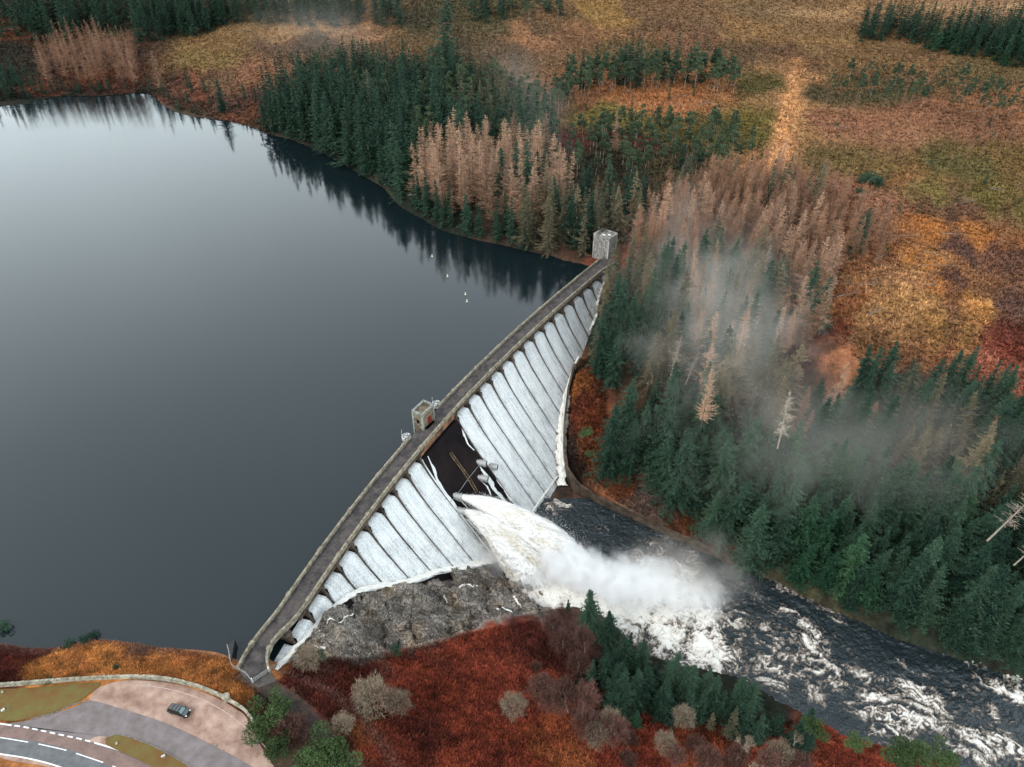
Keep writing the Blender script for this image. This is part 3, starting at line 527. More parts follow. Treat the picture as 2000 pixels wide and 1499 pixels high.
m1.add([(x, y, DZ+.004) for x, y in poly]+[(x, y, DZ-.8) for x, y in poly], [tuple(range(len(poly))[::-1]), tuple(range(len(poly), 2*len(poly)))]+[(i, (i+1) % len(poly), len(poly)+(i+1) % len(poly), len(poly)+i) for i in range(len(poly))])
dparent(m1.build('approach_slab', M['deck']))
GATE = (9.75, 11.6)
def parapet(P, zb, skip=None):
    a = MB(); c = MB(); s = cum(P); segs = []
    if skip is None: segs = [P]
    else:
        segs = [P[s < skip[0]], P[s > skip[1]]]
    for q in segs:
        pts = [(x, y, zb) for x, y in q]
        a.sweep(pts, [(-.17, -.6), (.17, -.6), (.17, .95), (-.17, .95)]); c.sweep(pts, [(-.25, .95), (.25, .95), (.24, 1.1), (-.24, 1.1)])
    for k in np.arange(6, s[-1]-3, 13.9):
        if skip is not None and skip[0]-1 < k < skip[1]+1: continue
        p = at(P, k); t = at(P, k+.2)-at(P, k-.2); rz = math.atan2(t[1], t[0])
        a.box((p[0], p[1], zb+.22), (1.1, .62, 1.6), rz); c.box((p[0], p[1], zb+1.09), (1.3, .8, .24), rz, .05)
    o = dparent(a.build('parapet', M['stone'])); c.build('coping', M['stone'], o); return o
parapet(DNp, DZ)
su = cum(UPp); gs = [su[np.argmin(np.linalg.norm(UPp-D(g, -5.3), axis=1))] for g in (9.9, 11.5)]
parapet(UPp, DZ, gs)
# strip of rusty stain under the deck edge above the dry panel, pale beam elsewhere
for a_, b_, mt, nm in ((9.05, 11.95, M['rust'], 'deck_beam'), (.6, 9.0, M['pier'], 'deck_beam'), (12.0, 27.2, M['pier'], 'deck_beam')):
    b = MB(); b.sweep([(*D(n, .05), DZ-.7) for n in np.arange(a_, b_+.01, .25)], [(-.5, -.9 if mt is M['rust'] else -.45), (.12, -1.5 if mt is M['rust'] else -.45), (.26, .35), (-.5, .35)])
    dparent(b.build(nm, mt))
for n_ in PIERS:
    b = MB(); T = DT(n_); Nn = DN(n_); C0 = DC(n_); ht = float(toe(n_))+1
    hs_ = [-2.35, -1.6, -.9, 0, .8, 1.6, 3, 5]+[h for h in np.arange(8, 50, 3.5)]
    hs_ = [h for h in hs_ if h < ht]+[ht]
    hw = np.interp(hs_, [-2.35, -1.5, -.7, 0, 2, 6, 15, 30, 45], [1.1, .6, .4, .36, .29, .22, .16, .10, .07])
    pr = np.interp(hs_, [-2.35, 0, 3, 12, 30], [.1, .45, .62, .42, .30])
    hw *= .85+.3*rng.random()
    v = []
    for h, w_, p_ in zip(hs_, hw, pr):
        of = float(foff(max(h, 0)))*(1 if h > 0 else .6)+p_
        for o, s_ in ((of-1.6 if h > 0 else -4.9, -w_), (of-w_*.6, -w_), (of, -w_*.4), (of, w_*.4), (of-w_*.6, w_), (of-1.6 if h > 0 else -4.9, w_)):
            q = C0+Nn*o+T*s_; v.append((q[0], q[1], -h))
    f = [(0, 1, 2, 3, 4, 5)]
    for k in range(len(hs_)-1):
        for j in range(6): f.append((k*6+j, k*6+(j+1) % 6, k*6+6+(j+1) % 6, k*6+6+j))
    b.add(v, f); dparent(b.build('pier', M['pier']))
# water sheets, one per bay
m, n, l, p = newmat('falling_water')
at_ = n.new('ShaderNodeAttribute'); at_.attribute_name = 'v'
tc = n.new('ShaderNodeTexCoord'); nz = n.new('ShaderNodeTexNoise'); nz.inputs['Scale'].default_value = 2.6; nz.inputs['Detail'].default_value = 5; nz.inputs['Roughness'].default_value = .7
l.new(tc.outputs['Object'], nz.inputs['Vector'])
mx = n.new('ShaderNodeMath'); mx.operation = 'MULTIPLY_ADD'; mx.inputs[1].default_value = 1.5; mx.inputs[2].default_value = -.8; l.new(nz.outputs[0], mx.inputs[0])
n3 = n.new('ShaderNodeTexNoise'); n3.inputs['Scale'].default_value = .22; n3.inputs['Detail'].default_value = 5; l.new(tc.outputs['Object'], n3.inputs['Vector'])
m3 = n.new('ShaderNodeMath'); m3.operation = 'MULTIPLY_ADD'; m3.inputs[1].default_value = .5; m3.inputs[2].default_value = -.27; l.new(n3.outputs[0], m3.inputs[0]); m4 = n.new('ShaderNodeMath'); m4.operation = 'ADD'; l.new(m3.outputs[0], m4.inputs[0]); l.new(mx.outputs[0], m4.inputs[1])
ad = n.new('ShaderNodeMath'); ad.operation = 'ADD'; l.new(m4.outputs[0], ad.inputs[0]); l.new(at_.outputs['Fac'], ad.inputs[1])
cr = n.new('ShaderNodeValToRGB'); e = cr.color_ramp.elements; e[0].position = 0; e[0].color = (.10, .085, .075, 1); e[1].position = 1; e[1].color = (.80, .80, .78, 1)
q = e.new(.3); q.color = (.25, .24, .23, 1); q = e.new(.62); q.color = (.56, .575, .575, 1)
l.new(ad.outputs[0], cr.inputs[0]); l.new(cr.outputs[0], p.inputs['Base Color']); p.inputs['Roughness'].default_value = .55
bm_ = n.new('ShaderNodeBump'); bm_.inputs['Strength'].default_value = .5; bm_.inputs['Distance'].default_value = .2; l.new(nz.outputs[0], bm_.inputs['Height']); l.new(bm_.outputs[0], p.inputs['Normal'])
M['fall'] = m
def sheet(na, nb, edge=(1, 1)):
    us = np.linspace(0, 1, 27); hm = max(float(toe(na)), float(toe(nb)), .6)
    ks = np.r_[np.linspace(-1.6, 0, 5)[:-1], np.linspace(0, 1, int(14+hm*3))]
    Uu, Kk = np.meshgrid(us, ks); Nn_ = na+(nb-na)*Uu; hb = np.maximum(toe(Nn_), .5)+.6; q = (Kk+1.6)/1.6
    h = np.where(Kk < 0, .02+.25*q**2, .27+Kk*hb); o = np.where(Kk < 0, -4.9+q*5.0, foff(h)+.28*np.clip(Kk*6+.25, 0, 1))
    gap = np.interp(h, [0, .7, 1.6, 3, 8, 20, 40], [1.15, .68, .45, .33, .24, .15, .095])/6.9
    u2 = gap*edge[0]+Uu*(1-gap*(edge[0]+edge[1])); n2 = na+(nb-na)*u2
    o = o+.10*vn(n2*9, h*.8, 5)+.16*np.sin(math.pi*Uu)
    w = D(n2.ravel(), o.ravel()); V = np.column_stack([w, -h.ravel()])
    st = fbm(n2*34., h*.16, 301, 5); st2 = fbm(n2*9, h*.5, 311, 4)
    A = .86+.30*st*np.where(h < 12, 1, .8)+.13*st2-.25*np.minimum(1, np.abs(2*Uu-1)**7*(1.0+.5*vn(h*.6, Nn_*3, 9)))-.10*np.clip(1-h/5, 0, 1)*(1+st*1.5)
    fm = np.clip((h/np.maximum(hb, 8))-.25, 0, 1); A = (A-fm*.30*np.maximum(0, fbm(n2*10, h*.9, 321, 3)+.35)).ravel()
    I = np.arange(len(V)).reshape(len(ks), len(us))
    F = np.stack([I[:-1, :-1], I[1:, :-1], I[1:, 1:], I[:-1, 1:]], -1).reshape(-1, 4)
    o = obj('falling_water', mesh('falling_water', V, F, M['fall'], True, attr=np.array(A))); o['kind'] = 'structure'
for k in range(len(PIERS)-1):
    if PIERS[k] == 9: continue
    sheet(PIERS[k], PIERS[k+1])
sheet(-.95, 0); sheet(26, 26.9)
sheet(9.0, 9.12, (1, 0)); 
# leaks running down the dry panel, and below each valve
def ribbon(name, pts, wd, mat, A=None, seed=0, lump=.25, kind='structure'):
    pts = np.array(pts, float); T = np.gradient(pts, axis=0); T /= np.linalg.norm(T, axis=1)[:, None]+1e-9
    S_ = np.cross(T, (0, 0, 1.)); S_ /= np.linalg.norm(S_, axis=1)[:, None]+1e-9
    Up = np.cross(S_, T); m_ = 11; V = []; A_ = []
    for i, (p_, s_, u_) in enumerate(zip(pts, S_, Up)):
        w_ = wd[i] if hasattr(wd, '__len__') else wd
        for j in range(m_):
            a = j/(m_-1)*2-1; r = w_*(1+.75*fbm(np.array([i*.45]), np.array([seed+(3. if a > 0 else 0)]), 5, 5)[0])
            hh = (1-a*a)*w_*lump*.7+.9*lump*w_*(float(vn(i*.55, j*1.0, seed))+.6*float(vn(i*1.3, j*1.7, seed+2)))
            V.append(p_+s_*a*r+u_*hh); A_.append(1.0+.35*fbm(np.array([i*.5]), np.array([j*.9]), seed+4)[0]-.25*abs(a)**3)
    I = np.arange(len(V)).reshape(len(pts), m_)
    F = np.stack([I[:-1, :-1], I[1:, :-1], I[1:, 1:], I[:-1, 1:]], -1).reshape(-1, 4)
    o = obj(name, mesh(name, V, F, mat, True, attr=np.array(A_))); o['kind'] = kind; return o
def face(px, py, up=.15):                    # point of the dam face seen at a pixel
    prev = None
    for h in np.arange(0, 45, .1):
        w = U(px, py, -h); ns = np.linspace(8, 16, 161); c = DC(ns); i = int(np.argmin(((c-w)**2).sum(1)))
        e = (w-c[i])@DN(ns)[i]-foff(h)
        if prev is not None and e*prev < 0:
            q = D(ns[i], foff(h)+up); return np.array([q[0], q[1], -h+up*.5])
        prev = e
    return None
def fline(pix, k=14, up=.12):
    P = [p_ for p_ in (face(*q, up) for q in pix) if p_ is not None]; P = np.array(P); c = np.r_[0, np.cumsum(np.linalg.norm(np.diff(P, axis=0), axis=1))]
    s = np.linspace(0, c[-1], k); return np.stack([np.interp(s, c, P[:, i]) for i in range(3)], 1)
for i, (pix, w_) in enumerate([([(835,891),(845,915),(855,940),(872,965),(890,990),(901,1001)], .38), ([(897,821),(905,850),(914,868),(925,880)], .32),
        ([(936,912),(952,935),(968,962),(990,985)], .75), ([(962,918),(978,945),(998,975),(1012,990)], .7), ([(938,940),(950,950),(958,966)], .28), ([(889,975),(900,980),(912,993)], .3), ([(893,1003),(915,1020),(938,1042)], .35)]):
    ribbon('leak_water', fline(pix, 26), w_*np.interp(np.linspace(0, 1, 26), [0, .25, 1], [.35, 1, .9]), M['fall'], seed=i*7, lump=.12)
# ladder and pipe rail on the dry panel, joint lines
b = MB()
for pix in ([(876,886),(884,900),(896,915),(911,937),(926,962)], [(880,884),(888,898),(900,913),(915,935),(930,960)]): b.path([tuple(q) for q in fline(pix, 8, .5)], .06, 5)
A1, A2 = fline([(876,886),(926,962)], 22, .5), fline([(880,884),(930,960)], 22, .5)
for q, r in zip(A1, A2): b.tube(q, r, .05, n=4)
dparent(b.build('ladder', M['stone2']))
b = MB(); b.path([tuple(q) for q in fline([(873,986),(892,964),(912,935),(933,909),(946,894)], 8, .4)], .07, 5)
dparent(b.build('handrail', M['steel']))
# discharge valves
VAL = [(890, 968, 14.0, 1), (896, 996, 16.7, 1), (937, 903, 13.5, 0), (959, 910, 16.5, 0), (940, 933, 16.3, 0)]
AX = np.array([.965, -.26, 0.0]); NOZ = []
for px, py, h, act in VAL:
    c = np.array([*U(px, py, -h), -h])+np.array([.8, -.5, .1]); b = MB()
    b.tube(c-AX*4.0, c-AX*.9, .85, .85, 16); b.tube(c-AX*.95, c-AX*.72, 1.12, 1.12, 16); b.tube(c-AX*.72, c+AX*.6, .98, .98, 16)
    b.tube(c+AX*.6, c+AX*.75, 1.15, 1.15, 16); b.tube(c+AX*.75, c+AX*1.35, 1.05, 1.05, 16)
    v_ = dparent(b.build('discharge_valve', M['steel'], smooth=False))
    if not act:
        b = MB(); b.tube(c+AX*1.352, c+AX*1.36, .86, .86, 14); b.build('pipe_mouth', M['dark'], v_)
    NOZ.append(c+AX*1.3)
# ------------------------------------------------------------------ white water along the toe
m, n, l, p = newmat('white_water'); foam_nodes(n, l, p, (.03, .03, .03), .4); M['foam'] = m
nz = n.new('ShaderNodeTexNoise'); nz.inputs['Scale'].default_value = 2.2; nz.inputs['Detail'].default_value = 8; tc = n.new('ShaderNodeTexCoord'); l.new(tc.outputs['Object'], nz.inputs['Vector'])
b_ = n.new('ShaderNodeBump'); b_.inputs['Strength'].default_value = .8; b_.inputs['Distance'].default_value = .5; l.new(nz.outputs[0], b_.inputs['Height']); l.new(b_.outputs[0], p.inputs['Normal'])
ns = np.linspace(-1.1, 9.4, 150)
pts = [(*D(n_, foff(toe(n_))+.55+.4*vn(n_*2.3, 0, 3)), -float(toe(n_))+.35) for n_ in ns]
ribbon('toe_stream', pts, np.interp(ns, [-1.1, 0, 3, 6, 9.4], [.5, .65, .95, 1.2, 1.6]), M['foam'], seed=40, lump=.35)
c0 = cum(CASW[:, :2]); q_ = np.linspace(0, c0[-1], 110); pts = np.stack([np.interp(q_, c0, CASW[:, i]) for i in range(3)], 1)
ribbon('side_cascade', pts, np.interp(np.linspace(0, 1, 110), [0, .08, .2, .45, .7, 1], [.3, .45, .8, 1.7, 1.9, 1.5]), M['foam'], seed=60, lump=.45)
ns = np.linspace(26.2, 23.3, 40); pts = [(*D(n_, foff(toe(n_))+.3), -float(toe(n_))+.3) for n_ in ns]
ribbon('toe_stream', pts, .45, M['foam'], seed=80, lump=.4)
ns = np.linspace(12.3, 15.4, 50); pts = [(*D(n_, foff(33.7)+.15), -33.4) for n_ in ns]
ribbon('toe_stream', pts, .35, M['foam'], seed=90, lump=.4)
# rivulets on the rocks
for i, q in enumerate([[(640,1222),(655,1215),(675,1207),(690,1200)], [(868,1166),(872,1172),(874,1180)], [(970,1190),(985,1192),(1000,1196)], [(888,1148),(905,1142),(922,1150),(932,1145)], [(1003,1165),(1010,1178),(1018,1190)], [(612,1262),(622,1266),(635,1268)]]):
    P = np.array([G(*a) for a in q]); s = np.linspace(0, len(q)-1, 14); P = np.stack([np.interp(s, range(len(q)), P[:, j]) for j in range(3)], 1)
    P[:, 2] = TZ(P[:, 0], P[:, 1])+.12; ribbon('rock_rivulet', P, .26, M['foam'], seed=120+i, lump=.2)
# ------------------------------------------------------------------ jets from the two open valves
def tube_field(P, Rr, nt, seed, name, mat, amp=.3):
    P = np.array(P); T = np.gradient(P, axis=0); T /= np.linalg.norm(T, axis=1)[:, None]
    S_ = np.cross(T, (0, 0, 1.)); S_ /= np.linalg.norm(S_, axis=1)[:, None]; Up = np.cross(S_, T)
    L = np.r_[0, np.cumsum(np.linalg.norm(np.diff(P, axis=0), axis=1))]
    th = np.arange(nt)*2*math.pi/nt; TH, LL = np.meshgrid(th, L); RRr = np.array(Rr)[:, None]*np.ones_like(TH)
    cx_, sx_ = np.cos(TH)*RRr, np.sin(TH)*RRr
    q = lambda f, s: fbm((cx_*f+LL*f*.26+50).ravel(), (sx_*f+LL*f*.10+80).ravel(), s, 5).reshape(TH.shape)
    d = q(.35, seed)*.45+q(.9, seed+7)*.4+q(2.6, seed+9)*.45
    rr = RRr*(1+amp*d)+d*.15
    V = P[:, None]+S_[:, None]*(np.cos(TH)*rr)[..., None]+Up[:, None]*(np.sin(TH)*rr)[..., None]
    A_ = .90+.45*q(.25, seed+21)*np.clip(LL/12-.3, 0, 1)+.42*d
    I = np.arange(TH.size).reshape(TH.shape); J = np.roll(I, -1, 1)
    F = np.stack([I[:-1], J[:-1], J[1:], I[1:]], -1).reshape(-1, 4)
    return V.reshape(-1, 3), F, A_.ravel(), P, np.array(Rr)
land = [np.array([*U(1098, 1092, -34.5), -34.5]), np.array([*U(1040, 1118, -34.5), -34.5])]
JP = []; jets = []
for k in (0, 1):
    s = np.linspace(0, 1.18, 270); a = NOZ[k]; bq = land[k]
    P = a[None]+(bq-a)[None]*s[:, None]; P[:, 2] = a[2]+(bq[2]-a[2])*(s**1.75)
    Rr = np.interp(s, [0, .05, .15, .35, .65, .9, 1], [.8, 1.0, 1.7, 3.2, 5.2, 6.8, 6.5])
    V, F, A_, P, Rr = tube_field(P, Rr, 220, 400+k*50, 'jet', None, .30); JP.append((P, Rr)); jets.append((V, F, A_))
m, n, l, p = newmat('jet_spray')
at_ = n.new('ShaderNodeAttribute'); at_.attribute_name = 'v'
cr = n.new('ShaderNodeValToRGB'); e = cr.color_ramp.elements; e[0].position = .35; e[0].color = (.42, .33, .23, 1); e[1].position = .95; e[1].color = (.80, .79, .77, 1)
q = e.new(.68); q.color = (.64, .59, .51, 1); l.new(at_.outputs['Fac'], cr.inputs[0]); l.new(cr.outputs[0], p.inputs['Base Color']); p.inputs['Roughness'].default_value = 1; p.inputs['Specular IOR Level'].default_value = .05
p.inputs['Subsurface Weight'].default_value = .0
tc = n.new('ShaderNodeTexCoord'); nz = n.new('ShaderNodeTexNoise'); nz.inputs['Scale'].default_value = 1.2; nz.inputs['Detail'].default_value = 7; l.new(tc.outputs['Object'], nz.inputs['Vector'])
b_ = n.new('ShaderNodeBump'); b_.inputs['Strength'].default_value = .35; b_.inputs['Distance'].default_value = .6; l.new(nz.outputs[0], b_.inputs['Height']); l.new(b_.outputs[0], p.inputs['Normal'])
M['jet'] = m
for k, (V, F, A_) in enumerate(jets):
    o = obj('water_jet', mesh('water_jet', V, F, M['jet'], True, attr=A_)); o['kind'] = 'structure'
# flecks of spray round the jets and over the landing
def flecks(C_, size, name, label):
    n_ = len(C_); d1 = rng.normal(size=(n_, 3)); d2 = rng.normal(size=(n_, 3)); d1 *= (size/np.linalg.norm(d1, axis=1))[:, None]; d2 *= (size/np.linalg.norm(d2, axis=1))[:, None]
    V = np.stack([C_+d1, C_-d1*.5+d2*.6, C_-d1*.5-d2*.6], 1).reshape(-1, 3)
    o = obj(name, mesh(name, V, np.arange(n_*3).reshape(-1, 3), M['jet'], attr=np.repeat(.8+.3*rng.random(n_), 3))); tag(o, label, 'spray', None, 'stuff')
Cs = []
for P, Rr in JP:
    i = (rng.random(26000)**.8*(len(P)-1)).astype(int); dv = rng.normal(size=(len(i), 3)); dv /= np.linalg.norm(dv, axis=1)[:, None]
    Cs.append(P[i]+dv*(Rr[i]*(.98+.34*np.abs(rng.normal(size=len(i)))))[:, None]-np.array([0, 0, 1.])*(Rr[i]*.1)[:, None])
flecks(np.concatenate(Cs), .05+.13*rng.random(52000), 'jet_droplets', 'white droplets flying off the two jets of the open valves')
# ------------------------------------------------------------------ mist and spray clouds
def sph(): 
    b = MB(); r = []
    for i in range(1, 12):
        t = math.pi*i/12; r.append([(math.sin(t)*math.cos(a), math.sin(t)*math.sin(a), math.cos(t)) for a in np.arange(20)*math.pi/10])
    v = [(0, 0, 1)]+[q for s in r for q in s]+[(0, 0, -1)]; f = [(0, 1+j, 1+(j+1) % 20) for j in range(20)]
    for i in range(10):
        for j in range(20): f.append((1+i*20+j, 21+i*20+j, 21+i*20+(j+1) % 20, 1+i*20+(j+1) % 20))
    f += [(221, 201+(j+1) % 20, 201+j) for j in range(20)]
    b.add(v, f); return b
_sp = sph()
def mist(name, label, c, rad, rz, dens, fs, thr, seed, ry=0, col=(1, 1, 1), step=None):
    if name == 'mist_wisp': col = (1, .93, .85)
    mt = bpy.data.materials.new(name); mt.use_nodes = True; nt = mt.node_tree; n, l = nt.nodes, nt.links; n.remove(n['Principled BSDF'])
    v = n.new('ShaderNodeVolumePrincipled'); v.inputs['Color'].default_value = (*col, 1); v.inputs['Anisotropy'].default_value = 0
    l.new(v.outputs[0], n['Material Output'].inputs['Volume'])
    tc = n.new('ShaderNodeTexCoord'); ln = n.new('ShaderNodeVectorMath'); ln.operation = 'LENGTH'; l.new(tc.outputs['Object'], ln.inputs[0])
    fa = n.new('ShaderNodeMapRange'); fa.interpolation_type = 'LINEAR'; fa.inputs['From Min'].default_value = 1.0; fa.inputs['From Max'].default_value = .0; l.new(ln.outputs['Value'], fa.inputs['Value'])
    sc = n.new('ShaderNodeVectorMath'); sc.operation = 'MULTIPLY'; sc.inputs[1].default_value = [r/fs for r in rad]; l.new(tc.outputs['Object'], sc.inputs[0])
    of = n.new('ShaderNodeVectorMath'); of.operation = 'ADD'; of.inputs[1].default_value = (seed*7.3, seed*3.1, seed); l.new(sc.outputs[0], of.inputs[0])
    nz = n.new('ShaderNodeTexNoise'); nz.inputs['Scale'].default_value = 1; nz.inputs['Detail'].default_value = 4; nz.inputs['Distortion'].default_value = .6; l.new(of.outputs[0], nz.inputs['Vector'])
    ma = n.new('ShaderNodeMath'); ma.operation = 'MULTIPLY_ADD'; ma.inputs[1].default_value = .75; l.new(fa.outputs[0], ma.inputs[0]); l.new(nz.outputs[0], ma.inputs[2])
    mr = n.new('ShaderNodeMapRange'); mr.interpolation_type = 'SMOOTHSTEP'; mr.inputs['From Min'].default_value = thr; mr.inputs['From Max'].default_value = thr+.45; mr.inputs['To Max'].default_value = dens; l.new(ma.outputs[0], mr.inputs['Value'])
    mu = n.new('ShaderNodeMath'); mu.operation = 'MULTIPLY'; l.new(mr.outputs[0], mu.inputs[0]); l.new(fa.outputs[0], mu.inputs[1])
    l.new(mu.outputs[0], v.inputs['Density'])
    o = obj(name, mesh(name, _sp.v, _sp.f, mt, True), None, c, (0, ry, rz), rad); tag(o, label, 'spray' if 'spray' in name else 'mist', None, 'stuff'); return o
def W3(px, py, z):
    z = z+3.5 if z < -20 else z
    return (*U(px, py, z), z)
mist('spray_cloud', 'dense white spray where the jets hit the river', W3(1110, 1105, -33), (18, 11, 9), -.35, 1.6, 3.2, .60, 1)
mist('spray_cloud', 'second dense white bank of spray below the first', W3(1200, 1140, -33), (22, 14, 8), -.2, .7, 2.8, .66, 12)
mist('spray_cloud', 'wide white spray drifting down the river from the jets', W3(1280, 1140, -32), (26, 15, 9), -.4, .5, 4, .70, 2)
mist('spray_cloud', 'ragged front of the spray over the foaming river', W3(1370, 1170, -32), (15, 16, 9), -.2, .16, 4.5, .74, 3)
mist('spray_cloud', 'grey spray hanging at the foot of the dam beside the rocks', W3(965, 1085, -31), (14, 9, 7), .2, .22, 5, .68, 4)
mist('spray_cloud', 'fine white spray wrapped round the two jets', tuple((JP[0][0][150]+JP[1][0][150])/2-np.array([0, 0, 2.])), (22, 9, 9), -.3, .30, 2.5, .68, 11, .62)
mist('spray_cloud', 'rounded burst of spray where the nearer jet lands', W3(1040, 1115, -35), (10, 9, 7), .1, .9, 3, .60, 21)
mist('spray_cloud', 'thin warm spray blowing off the plume towards the far bank', W3(1340, 1120, -30), (30, 17, 12), -.5, .05, 6, .66, 31, 0, (1, .93, .86))
mist('mist_wisp', 'thin mist above the far bank beside the jets', W3(1405, 1070, -28), (17, 10, 13), -.6, .02, 5, .78, 5)
mist('mist_wisp', 'broad pale veil of mist over the spruces and larches behind the dam', W3(1390, 570, 8), (58, 115, 26), -.1, .015, 12, .68, 6)
mist('mist_wisp', 'thin strand of mist threading the larches above the broad veil', W3(1330, 420, 16), (20, 70, 16), -.25, .014, 9, .80, 16)
mist('mist_wisp', 'low thin mist over the brown tipped spruces on the right', W3(1680, 850, -2), (95, 46, 18), .12, .009, 20, .66, 7)
mist('mist_wisp', 'thin mist above the wood across the loch', W3(1030, 200, 22), (36, 170, 24), .15, .0028, 26, .68, 8)
mist('mist_wisp', 'faint mist at the edge of the distant plantation', W3(620, 45, 30), (90, 110, 22), .2, .0022, 34, .68, 9)
# ------------------------------------------------------------------ towers on the dam
def tower(name, label, c, zb, zt, la, lb, rz, body_m, trim_m, roof_c, far):
    t = tag(empty(name, (c[0], c[1], zb), rz), label, 'tower'); h = zt-zb
    b = MB(); b.box((0, 0, (h-.5)/2-1.5), (la-.3, lb-.3, h-.5+3)); b.build('wall', body_m, t)
    b = MB()
    for z in ((h*.5,) if far else (1.1,)): b.box((0, 0, z), (la-.06, lb-.06, .28), 0, .04)
    for x in (-1, 1):
        for y in (-1, 1): b.box((x*(la/2-.22), y*(lb/2-.22), h/2-1.0), (.6, .6, h+1.0))
    if far:
        for k in (-1, 0, 1):
            for y in (-1, 1): b.box((k*la/4.2, y*(lb/2-.1), h/2-.3), (.22, .22, h-1)); 
            for x in (-1, 1): b.box((x*(la/2-.1), k*lb/4.2, h/2-.3), (.22, .22, h-1))
    b.build('trim', trim_m, t)
    b = MB(); w_ = .55
    for y in (-1, 1): b.box((0, y*(lb/2-w_/2+.12), h-.1), (la+.24, w_, .75), 0, .06)
    for x in (-1, 1): b.box((x*(la/2-w_/2+.12), 0, h-.103), (w_, lb+.24-2*w_, .74))
    b.build('roof_parapet', trim_m, t)
    b = MB(); b.box((0, 0, h-.62), (la-.9, lb-.9, .2)); b.build('roof', roof_c, t)
    return t
M['roofr'] = simple('mossy_brown_roof', (.13, .045, .03), .9, .5, .5, .4, c2=(.05, .02, .015))
M['roofg'] = simple('grey_felt_roof', (.13, .13, .13), .9, .3, .8, .2)
M['gate_st'] = simple('gatehouse_stone', (.20, .155, .10), .9, .4, .8, .5, c2=(.07, .055, .04))
M['conc2'] = simple('streaked_pale_concrete', (.26, .235, .205), .9, .5, .9, .5, c2=(.085, .075, .065))
M['trimg'] = simple('grey_trim_stone', (.25, .26, .23), .9, .4, 1.2, .4, c2=(.11, .11, .095))
ft = tower('valve_tower', 'square pale concrete tower at the wooded far end of the dam', (37.9, 273.7), 2.8, 12.0, 6.0, 7.4, R_(51), M['conc2'], M['conc'], M['roofr'], True)
for x in (-1, 1):
    for k in (-1.5, -.5, .5, 1.5):
        for z in (2.6, 6.4):
            b = MB(); b.box((k*6/4.4, x*(3.7-.14), z), (.5, .06, 1.7)); b.build('panel', M['trimg'], ft)
            b = MB(); b.box((x*(3-.14), k*7.4/4.4, z), (.06, .7, 1.7)); b.build('panel', M['trimg'], ft)
b = MB(); b.box((-.5, .6, 8.75), (.9, 1.6, .14)); b.box((.9, -1.2, 8.76), (1.0, 1.2, .1)); b.build('roof_hatch', M['white'], ft)
mt_ = tower('gatehouse', 'small sandstone gatehouse with a red door half way along the dam', (-26.3, 167.9), -3.5, 8.8, 5.7, 3.7, R_(59), M['gate_st'], M['trimg'], M['roofg'], False)
b = MB(); b.box((.6, -1.78, 8.1), (1.7, .12, 2.6)); dr = b.build('door', M['red'], mt_)
b = MB(); b.box((-2.78, 0, 8.9), (.1, .9, 1.3)); b.build('window', M['glass'], mt_)
b = MB(); b.box((-2.80, 0, 8.1), (.2, 1.2, .14)); b.build('window_sill', M['trimg'], mt_)
b = MB(); b.box((0, -2.15, 6.2), (4.2, .9, .6)); b.build('doorstep', M['conc'], mt_)
for i, (px, py, lb_) in enumerate(((792, 857, 'white railed hoist platform on the near side of the gatehouse'), (857, 785, 'white railed hoist platform on the far side of the gatehouse'))):
    w = U(px, py, 3); n_ = 9.55 if i == 0 else 11.95; w = D(n_, -6.6)
    t = tag(empty('hoist_platform', (*w, 2.2), R_(59)), lb_, 'platform', 'hoist platforms beside the gatehouse')
    b = MB(); b.tube((0, 0, -4), (0, 0, .2), 1.0, 1.35, 14); b.build('turret', M['dark'], t)
    b = MB(); b.tube((0, 0, .2), (0, 0, .4), 1.45, 1.45, 14); b.build('floor_plate', M['conc'], t)
    b = MB(); q = [(1.35*math.cos(a), 1.35*math.sin(a)) for a in np.linspace(-.2, math.pi+.2, 9)]
    for z in (.9, 1.4): b.path([(x, y, z) for x, y in q], .06, 5)
    for x, y in q: b.tube((x, y, .4), (x, y, 1.42), .05, n=5)
    b.path([(q[0][0], q[0][1], 1.4), (0, .2, 2.0), (q[-1][0], q[-1][1], 1.4)], .06, 5); b.build('railing', M['white'], t)
    b = MB(); b.box((0, 0, .8), (.9, .7, .8), 0, .08); b.build('hoist_motor', M['steel'], t)
    b = MB(); b.tube((-.9, .9, .4), (-.9, .9, 4.2), .035, n=5); b.build('mast', M['white'], t)
# small dark puddle stains are part of the deck shader; loose stones nothing else
# ------------------------------------------------------------------ buoys
by = None
for i, (px, py, lab) in enumerate(((844, 502, 'cream buoy farthest from the dam in the shadow of the trees'), (874, 541, 'lone cream buoy second farthest from the dam'), (909, 576, 'upper cream buoy of the close pair near the dam'), (912, 590, 'cream buoy nearest to the dam in the close pair'))):
    t = tag(empty('buoy', (*U(px, py, 0), 0)), lab, 'buoy', 'buoys in a line on the loch'); t.scale = (.5, .5, .5)
    if by is None:
        b = MB(); b.tube((0, 0, -.3), (0, 0, .55), .62, .62, 12); b.tube((0, 0, .55), (0, 0, .8), .62, .3, 12); f1 = b.build('float', M['yellow'], t)
        b = MB(); b.tube((0, 0, .8), (0, 0, 1.9), .08, .08, 6); b.tube((0, 0, 1.5), (0, 0, 2.1), .38, .2, 8); f2 = b.build('topmark', M['white'], t); by = (f1, f2)
    else:
        for f in by: c = f.copy(); COL.objects.link(c); c.parent = t
